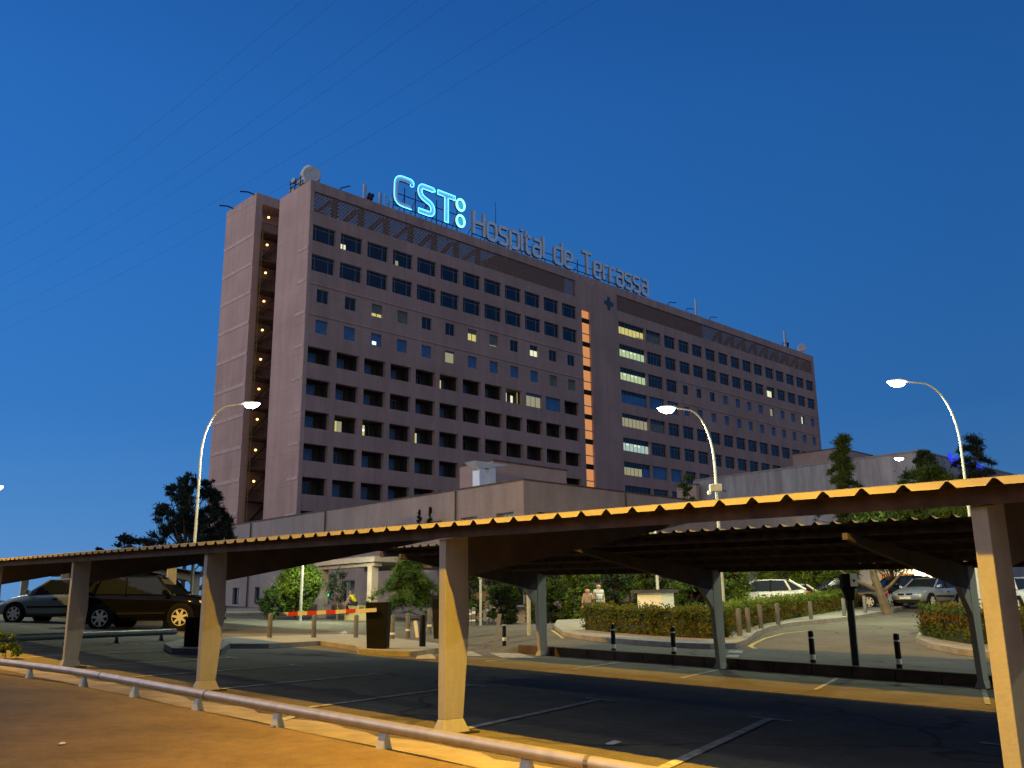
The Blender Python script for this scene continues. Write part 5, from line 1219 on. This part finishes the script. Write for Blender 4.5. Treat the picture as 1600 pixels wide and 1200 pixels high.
def car(label, pos, yaw, body, kind='coupe', name='parked_car', cat='car', scale=1.0):
    """x forward, y left; pos = ground under the centre"""
    K = {'coupe': dict(L=4.0, W=1.70, H=1.37, hood=.98, belt=.92, ws=(.72, .05), rw=(-.95, -1.62), trunk=.98, wb=2.47, r=.30, gc=.19),
         'hatch': dict(L=4.25, W=1.76, H=1.47, hood=.98, belt=.97, ws=(.95, .25), rw=(-1.25, -1.95), trunk=1.05, wb=2.60, r=.32, gc=.19),
         'suv': dict(L=4.75, W=1.88, H=1.78, hood=1.18, belt=1.16, ws=(.95, .40), rw=(-1.75, -2.20), trunk=1.20, wb=2.75, r=.39, gc=.26),
         'sedan': dict(L=4.5, W=1.75, H=1.44, hood=.97, belt=.95, ws=(.80, .10), rw=(-.85, -1.45), trunk=1.02, wb=2.65, r=.31, gc=.19),
         'van': dict(L=4.9, W=1.86, H=1.92, hood=1.12, belt=1.12, ws=(1.45, .75), rw=(-2.20, -2.40), trunk=1.2, wb=2.9, r=.33, gc=.22)}[kind]
    L, W_, H, r = K['L'], K['W'], K['H'], K['r']; t = thing(name, label, cat, pos, yaw, 'vehicles parked around the hospital'); t.scale = (scale,) * 3
    xf, xr = L / 2, -L / 2; gc = K['gc']; hw = W_ / 2; A1, A2 = K['ws']; R1, R2 = K['rw']
    # lower body: stations along x with (z low, z mid, z top, width factors)
    st = [(xr, .42, .62, K['trunk'] - .22, .80), (xr + .06, .32, .60, K['trunk'] - .10, .90), (xr + .25, gc + .03, .58, K['trunk'] - .02, .97), (R2 - .02 if R2 > xr + .35 else xr + .40, gc, .58, K['trunk'], 1.0), (R1 - .3, gc, .58, K['belt'] + .03, 1.0), (-.3, gc, .58, K['belt'], 1.0), (A1 - .1, gc, .58, K['belt'] - .01, 1.0), (A1 + .12, gc, .58, K['hood'] - .03, .995), (xf - .75, gc, .57, K['hood'] - .09, .985), (xf - .32, gc + .03, .55, K['hood'] - .19, .95), (xf - .08, .30, .52, K['hood'] - .31, .87), (xf, .40, .52, K['hood'] - .40, .78)]
    b = MB(); vs = []
    for (x, z0, z1, z2, w) in st:
        ww = hw * w; sh = z0 + (z2 - z0) * .80
        ring = [(ww * .86, z0), (ww * .97, z0 + .10), (ww, z1), (ww * .985, sh), (ww * .90, z2 - .015), (ww * .55, z2 + .025), (0, z2 + .04)]
        for (y, z) in ring: vs.append((x, y, z))
        for (y, z) in ring[-2::-1]: vs.append((x, -y, z))
    n = 13; fs = []
    for i in range(len(st) - 1):
        for j in range(n - 1): fs.append((i * n + j, i * n + j + 1, (i + 1) * n + j + 1, (i + 1) * n + j))
        fs.append((i * n + n - 1, i * n, (i + 1) * n, (i + 1) * n + n - 1))
    fs += [tuple(range(n)), tuple(range((len(st) - 1) * n, len(st) * n))]
    b.add(vs, fs, body); bo = b.build('body', t, smooth=True); sd = bo.modifiers.new('smooth', 'SUBSURF'); sd.levels = 1; sd.render_levels = 1
    # cabin: glass block, roof skin, pillars
    zb, zr = K['belt'] - .02, H - .035; wb_, wr = hw * .93, hw * .72
    gl = [(A1, wb_ * .94, zb + .0), (A2, wr, zr), (R1, wr, zr), (R2, wb_ * .9, zb + .05)]
    b = MB(); b.add([(x, s * y, z) for s in (1, -1) for (x, y, z) in gl], [(0, 1, 2, 3), (7, 6, 5, 4), (0, 4, 5, 1), (3, 2, 6, 7), (1, 5, 6, 2), (0, 3, 7, 4)], cg_m); b.build('window_glass', t)
    b = MB(); mid = (A2 + R1) / 2
    ringx = [(A2 + .06, wr * .98, zr - .03), (A2 - .15, wr + .015, zr + .02), (mid, wr + .02, zr + .045), (R1 + .15, wr + .015, zr + .02), (R1 - .06, wr * .98, zr - .03)]
    vs = []; 
    for (x, y, z) in ringx: vs += [(x, y, z - .045), (x, y * .93, z), (x, 0, z + .02), (x, -y * .93, z), (x, -y, z - .045)]
    b.add(vs, [(5 * i + j, 5 * i + j + 1, 5 * i + 6 + j, 5 * i + 5 + j) for i in range(4) for j in range(4)], body); b.build('roof', t, smooth=True)
    for s in (1, -1):
        xm = (A1 + R1) / 2 - .25
        for pa_, pb_2, rr_, mm_ in (((A1 + .02, s * wb_ * .95, zb), (A2, s * (wr + .005), zr), .036, body), ((R2 + .02, s * wb_ * .92, zb + .05), (R1, s * (wr + .005), zr), .055, body), ((xm, s * (wb_ * .985), zb), (xm - .05, s * (wr + .012), zr), .035, trim_m)) + ((((R1 - .02, s * (wb_ * .97), zb + .02), (R1 + .18, s * (wr + .012), zr), .05, body),) if kind in ('suv', 'van', 'hatch') else ()):
            b = MB(); b.tube([pa_, pb_2], rr_, mm_, 6); b.build('pillar', t)
    for s in (1, -1):
        for x in (K['wb'] / 2, -K['wb'] / 2):
            b = MB(); b.lathe((x, s * (hw - .03), r + .02), [(.02, -.04), (r + .06, -.04), (r + .06, .04), (.02, .04)], trim_m, 22, 'y'); b.build('wheel_arch', t)
            wheel(t, x, s * (hw - .055), r, s)
        b = MB(); b.hexa([(A1 - .02, s * (hw - .02), K['belt'] - .02), (A1 - .2, s * (hw - .02), K['belt'] - .02), (A1 - .2, s * (hw + .17), K['belt']), (A1 - .02, s * (hw + .14), K['belt'])], [(A1 - .04, s * (hw - .02), K['belt'] + .08), (A1 - .18, s * (hw - .02), K['belt'] + .08), (A1 - .18, s * (hw + .17), K['belt'] + .14), (A1 - .05, s * (hw + .14), K['belt'] + .13)], body); b.build('wing_mirror', t, bevel=.02)
        zh = K['hood'] - .34
        b = MB(); b.hexa([(xf - .13, s * hw * .42, zh - .08), (xf - .30, s * hw * .90, zh - .07), (xf - .36, s * hw * .90, zh - .07), (xf - .2, s * hw * .42, zh - .08)], [(xf - .18, s * hw * .42, zh + .05), (xf - .36, s * hw * .91, zh + .09), (xf - .42, s * hw * .91, zh + .09), (xf - .26, s * hw * .42, zh + .05)], hl_m); b.build('headlight', t)
        zt_ = K['trunk'] - .25
        b = MB(); b.box(xr + .0, xr + .20, min(s * hw * .66, s * hw * .95), max(s * hw * .66, s * hw * .95), zt_ - .10, zt_ + .13, tl_m); b.build('tail_light', t, bevel=.02)
        b = MB(); b.box(-K['wb'] / 2 + r + .12, K['wb'] / 2 - r - .12, min(s * (hw - .005), s * (hw + .012)), max(s * (hw - .005), s * (hw + .012)), .50, .56, trim_m); b.build('side_strip', t)
        for x in (A1 - .95,): b = MB(); b.box(x - .16, x, min(s * (hw - .01), s * (hw + .022)), max(s * (hw - .01), s * (hw + .022)), K['belt'] - .20, K['belt'] - .165, trim_m); b.build('door_handle', t)
    zg = K['hood'] - .40
    for s in (1, -1): b = MB(); b.box(xf - .07, xf + .005, min(s * .05, s * .34), max(s * .05, s * .34), zg, zg + .075, trim_m); b.build('grille', t)
    b = MB(); b.box(xf - .08, xf + .012, -.62, .62, .30, .37, trim_m); b.build('bumper_slot', t)
    b = MB(); b.box(xf - .02, xf + .022, -.26, .26, .40, .51, plate_m); b.build('number_plate', t)
    b = MB(); b.box(xr - .015, xr + .03, -.26, .26, .56, .67, plate_m); b.build('number_plate', t)
    return t
def car_px(label, px, D, yaw, body, kind, **k):
    p = gnd(px, D); return car(label, p, yaw, body, kind, **k)
silver = paint('silver car paint', (.36, .39, .42)); blackp = mat('black car paint', (.004, .004, .005), .05, var=0, spec=.18); blue_grey = paint('blue grey car paint', (.16, .21, .23)); navy = paint('dark blue car paint', (.012, .018, .04), .2); whitep = paint('white car paint', (.50, .53, .55), 0); darkp = paint('dark grey car paint', (.02, .024, .028), .2)
p = at(1452, 950); car('silver two door coupe facing the viewer on the road at right', p, R(-142), silver, 'coupe', scale=1.04)
p = at(236, 983); car('black tall off road car parked behind the left carport posts', Vector((p.x, p.y, p.z)), R(-3), blackp, 'suv', scale=1.06)
p = at(100, 973); car('blue grey hatchback parked at the far left under the carport', Vector((p.x, p.y, p.z)), R(176), blue_grey, 'hatch', scale=1.16)
car_px('dark estate car parked behind the bare tree trunk', 1408, 50, R(-165), darkp, 'hatch')
car_px('white hatchback parked behind the long hedge, nose to the left', 1188, 43, R(172), whitep, 'hatch')
car_px('white low car parked right of the white hatchback behind the hedge', 1236, 45, R(170), whitep, 'sedan', scale=.85)
car_px('dark blue car parked behind the hedge left of the parking meter', 1308, 46, R(170), navy, 'sedan')
car_px('white car parked behind the rightmost far column', 1545, 44, R(-120), whitep, 'hatch')
car_px('pale car at the right edge beyond the hedge', 1612, 40, R(-100), whitep, 'hatch')

# ================================================================== PEOPLE
skin_m = mat('skin', (.45, .27, .19), .6, var=.05); hairs = mat('brown hair', (.06, .035, .02), .7, var=.2, scale=12); hairg = mat('light hair', (.30, .20, .11), .7, var=.2, scale=12)
def skinned(name, pts, edges, rad, m, parent, root=0, sub=2):
    me = bpy.data.meshes.new(name); me.from_pydata(pts, edges, []); me.materials.append(m); o = bpy.data.objects.new(name, me); COL.objects.link(o)
    o.modifiers.new('skin', 'SKIN'); sv = me.skin_vertices[0].data
    for i, r in enumerate(rad): sv[i].radius = (r, r) if not isinstance(r, tuple) else r
    sv[root].use_root = True
    sb = o.modifiers.new('sub', 'SUBSURF'); sb.levels = sb.render_levels = sub
    dg = bpy.context.evaluated_depsgraph_get(); m2 = bpy.data.meshes.new_from_object(o.evaluated_get(dg)); o.modifiers.clear(); o.data = m2; m2.polygons.foreach_set('use_smooth', [True] * len(m2.polygons))
    if not m2.materials: m2.materials.append(m)
    if parent: o.parent = parent
    return o
def hand_bits(wr, fwd, curl, side):
    """palm point plus five short finger chains, rooted inside the palm"""
    f = Vector(fwd).normalized(); s = Vector(side).normalized(); n = f.cross(s).normalized(); pts = [wr + f * .085]; E_ = []; rad = [.030]
    for k, (o_, l) in enumerate(((-.030, .075), (-.010, .085), (.011, .080), (.030, .062))):
        a = wr + f * .09 + s * o_; m1 = a + f * l * .5 + n * curl * .012; m2_ = a + f * l * .85 + n * curl * .04; i = len(pts); pts += [a, m1, m2_]; E_ += [(0, i), (i, i + 1), (i + 1, i + 2)]; rad += [.0095, .0088, .0078]
    i = len(pts); a = wr + f * .035 - s * .035; pts += [a, a + f * .04 - s * .022, a + f * .07 - s * .024 + n * curl * .01]; E_ += [(0, i), (i, i + 1), (i + 1, i + 2)]; rad += [.012, .0105, .009]
    return pts, E_, rad
def person(label, pos, yaw, J, shirt, trousers, hair, hair_long=False, shirt_sleeve=.5, group=None, shirt2=None):
    """J: joint positions in metres (x right, y forward is -y towards viewer, z up)"""
    t = thing('person', label, 'person', pos, yaw, group); V_ = {k: Vector(v) for k, v in J.items()}
    order = ['pelvis', 'waist', 'chest', 'neck', 'chin', 'head', 'crown']; pts = [V_[k] for k in order]; rad = [(.155, .115), (.135, .10), (.165, .115), .055, .065, .092, .07]; E_ = [(i, i + 1) for i in range(6)]
    hands = []
    for s in ('l', 'r'):
        i = len(pts); pts += [V_['sh_' + s], V_['el_' + s], V_['wr_' + s]]; rad += [.062, .045, .030]; E_ += [(2, i), (i, i + 1), (i + 1, i + 2)]
        fwd = (V_['wr_' + s] - V_['el_' + s]); hp, he, hr = hand_bits(V_['wr_' + s], fwd, 1.0, fwd.cross(Vector((0, 1, .2)))); j = len(pts); pts += hp; rad += hr; E_ += [(i + 2, j)] + [(a + j, b_ + j) for a, b_ in he]
        i = len(pts); pts += [V_['hip_' + s], V_['kn_' + s], V_['an_' + s], V_['toe_' + s]]; rad += [.088, .060, .042, .035]; E_ += [(0, i), (i, i + 1), (i + 1, i + 2), (i + 2, i + 3)]
    body = skinned('body', [tuple(p) for p in pts], E_, rad, skin_m, t)
    # face: eyes, nose, mouth, ears on the head
    hd = V_['head']; fd = (Vector(J['face']) - hd).normalized(); rt_ = fd.cross(Vector((0, 0, 1))).normalized(); fc = MB()
    fc.tube([hd + fd * .085 + Vector((0, 0, .005)), hd + fd * .115 - Vector((0, 0, .03))], [.010, .014], skin_m, 6); fc.build('nose', t)
    for s in (-1, 1):
        e = MB(); e.lathe(tuple(hd + fd * .083 + rt_ * .033 * s + Vector((0, 0, .012))), [(.002, -.008), (.010, -.004), (.010, .004), (.002, .008)], black_m, 8, 'y'); e.build('eye', t)
        e = MB(); e.lathe(tuple(hd + rt_ * .092 * s), [(.004, -.012), (.026, -.008), (.026, .008), (.004, .012)], skin_m, 8, 'x'); e.build('ear', t)
    e = MB(); e.tube([hd + fd * .088 + rt_ * .025 - Vector((0, 0, .052)), hd + fd * .093 - Vector((0, 0, .053)), hd + fd * .088 - rt_ * .025 - Vector((0, 0, .052))], .005, mat('lips', (.30, .10, .08), .5, var=0), 5); e.build('mouth', t)
    # clothes: slightly wider skins over the same joints
    sp_ = [V_['pelvis'] + Vector((0, 0, .02)), V_['waist'], V_['chest'], V_['chest'].lerp(V_['neck'], .62)]; sr = [(.172, .132), (.150, .116), (.182, .132), .085]; se = [(0, 1), (1, 2), (2, 3)]
    for s in ('l', 'r'): i = len(sp_); sp_ += [V_['sh_' + s], V_['sh_' + s].lerp(V_['el_' + s], shirt_sleeve)]; sr += [.078, .064]; se += [(2, i), (i, i + 1)]
    skinned('shirt', [tuple(p) for p in sp_], se, sr, shirt, t)
    tp = [V_['pelvis']]; tr_ = [(.168, .128)]; te = []
    for s in ('l', 'r'): i = len(tp); tp += [V_['hip_' + s], V_['kn_' + s], V_['kn_' + s].lerp(V_['an_' + s], .92)]; tr_ += [.104, .076, .062]; te += [(0, i), (i, i + 1), (i + 1, i + 2)]
    skinned('trousers', [tuple(p) for p in tp], te, tr_, trousers, t)
    for s in ('l', 'r'): skinned('shoe', [tuple(V_['an_' + s] - Vector((0, 0, .03))), tuple(V_['toe_' + s])], [(0, 1)], [.05, .045], black_m, t)
    hb = -fd; hp_ = [hd + Vector((0, 0, .045)) + hb * .02, hd + hb * .05 + Vector((0, 0, .0)), hd + hb * .06 - Vector((0, 0, .07))]; hr_ = [.092, .078, .055]
    if hair_long: hp_ += [hd + hb * .075 - Vector((0, 0, .20))]; hr_ += [.06]
    skinned('hair', [tuple(p) for p in hp_], [(i, i + 1) for i in range(len(hp_) - 1)], hr_, hair, t)
    return t
def stand(hs=1.0, turn=0.0, arm=0.0):
    j = dict(pelvis=(0, 0, .93), waist=(0, 0, 1.10), chest=(0, 0, 1.32), neck=(0, -.01, 1.48), chin=(0, -.03, 1.53), head=(0, -.02, 1.60), crown=(0, 0, 1.68), face=(turn, -1 * math.sqrt(max(0, 1 - turn * turn)), 1.60),
             sh_l=(-.18, 0, 1.40), el_l=(-.24, -.03 - arm, 1.12), wr_l=(-.22, -.14 - arm, .90), sh_r=(.18, 0, 1.40), el_r=(.24, .02, 1.12), wr_r=(.24, -.06, .87),
             hip_l=(-.09, 0, .90), kn_l=(-.10, -.06, .50), an_l=(-.10, .02, .09), toe_l=(-.11, -.15, .04), hip_r=(.09, 0, .90), kn_r=(.10, -.02, .50), an_r=(.10, .12, .10), toe_r=(.11, -.04, .04))
    return {k: (v[0] * hs, v[1] * hs, v[2] * hs) if k != 'face' else (v[0], v[1], v[2] * hs) for k, v in j.items()}
stripe = mat('blue white striped shirt', (.45, .52, .60), .8, var=.7, scale=9, stretch=(.01, .01, 1.4), detail=0); greyc = mat('grey top', (.34, .28, .27), .85); dark_t = mat('dark trousers', (.02, .02, .025), .85); grey_t = mat('grey trousers', (.25, .25, .25), .85); vest = mat('yellow high visibility vest', (.72, .62, .02), .6, var=.08)
D_ = 37.0; p = gnd(936, D_); hs = (topz(936, 911, D_) - p.z) / 1.75; person('man in a blue and white striped shirt walking behind the hedge', p, R(15), stand(hs, .2), stripe, grey_t, hairs, group='two walkers behind the hedge')
D_ = 36.6; p = gnd(919, D_); hs = (topz(919, 918, D_) - p.z) / 1.75; person('woman with light hair and a greyish top walking left of the man', p, R(-20), stand(hs, .5, .05), greyc, dark_t, hairg, True, .3, group='two walkers behind the hedge')
# person in a yellow vest sitting bent forward on the low wall at the portico
D_ = 52; p = atD(552, 946, D_ - .0); sit = dict(pelvis=(.10, 0, .10), waist=(.06, -.02, .26), chest=(-.06, -.04, .47), neck=(-.12, -.06, .62), chin=(-.16, -.08, .65), head=(-.16, -.09, .72), crown=(-.14, -.07, .80), face=(-1, -.4, .5),
          sh_l=(-.16, -.16, .52), el_l=(-.28, -.22, .30), wr_l=(-.42, -.22, .12), sh_r=(-.02, .14, .52), el_r=(-.22, .14, .28), wr_r=(-.40, .05, .10), hip_l=(.06, -.10, .08), kn_l=(-.32, -.14, .06), an_l=(-.24, -.14, -.36), toe_l=(-.42, -.16, -.40), hip_r=(.06, .10, .08), kn_r=(-.30, .10, .06), an_r=(-.22, .10, -.36), toe_r=(-.40, .10, -.40))
person('person in a bright yellow vest sitting bent forward by the portico', p, 0, sit, vest, dark_t, hairs, False, .35)
for (px, D, zo, lab) in ((545, 52.4, 0, 'low stone seat under the person in the yellow vest'),):
    q = atD(554, 950, 52.1); t = thing('stone_block', lab, 'block', (q.x, q.y, TW(q.x, q.y))); b = MB(); b.box(-.5, .9, -.25, .35, -.2, p.z - TW(q.x, q.y) + .0, MATS['yellow stone']); b.build('stone', t, bevel=.03)
# green pharmacy style light and small lit window beyond the trees
p = atD(513, 930, 66); t = thing('emergency_light', 'small green lit sign on the annex wall behind the half bare tree', 'sign', p, PSI); b = MB(); b.box(-.1, 0, -.32, .32, -.12, .16, dark_box); b.build('case', t); b = MB(); b.box(-.115, -.102, -.26, .26, -.08, .12, emat('green lit sign', (.05, .8, .2), 1.4)); b.build('panel', t)
p = atD(797, 931, 54.5); t = thing('kiosk_window', 'small grey framed lit window over the plain low wall right of the lamp post', 'window', (p.x, p.y, p.z)); b = MB(); w_, h_ = .85, .62
b.box(-w_, w_, 0, .12, -h_, -h_ + .1, frame_m); b.box(-w_, w_, 0, .12, h_ - .1, h_, frame_m)
for x in (-w_, -.05, w_ - .1): b.box(x, x + .1, 0, .12, -h_ + .1, h_ - .1, frame_m)
b.build('frame', t); b = MB(); b.box(-w_ + .1, w_ - .1, .1, .14, -h_ + .1, h_ - .1, glass_m); b.build('pane', t)
b = MB(); b.box(-.1, .05, .05, .09, .05, .28, emat('amber lamp', (1, .5, .15), 1.2)); b.build('lamp_glow', t)

# litter on the ground
for (px, py, s, lab) in ((96, 1163, .05, 'tiny white paper scrap on the pavement at lower left'), (960, 1164, .10, 'crumpled pale scrap on the dark asphalt beyond the rail'), (428, 1136, .04, 'small reddish leaf on the pavement below the rail')):
    q = at(px, py, .04 if py != 1164 else .0); b = MB(); r_ = random.Random(px)
    vs = [(r_.uniform(.6, 1) * s * math.cos(a), r_.uniform(.6, 1) * s * math.sin(a), r_.uniform(0, .35) * s) for a in np.linspace(0, 6.28, 8)[:-1]] + [(0, 0, s * .45)]
    b.add(vs, [(i, (i + 1) % 7, 7) for i in range(7)] + [tuple(range(7))[::-1]], white_m if px != 428 else bark_m); o = b.build('litter', loc=q); tag(o, lab, 'litter')
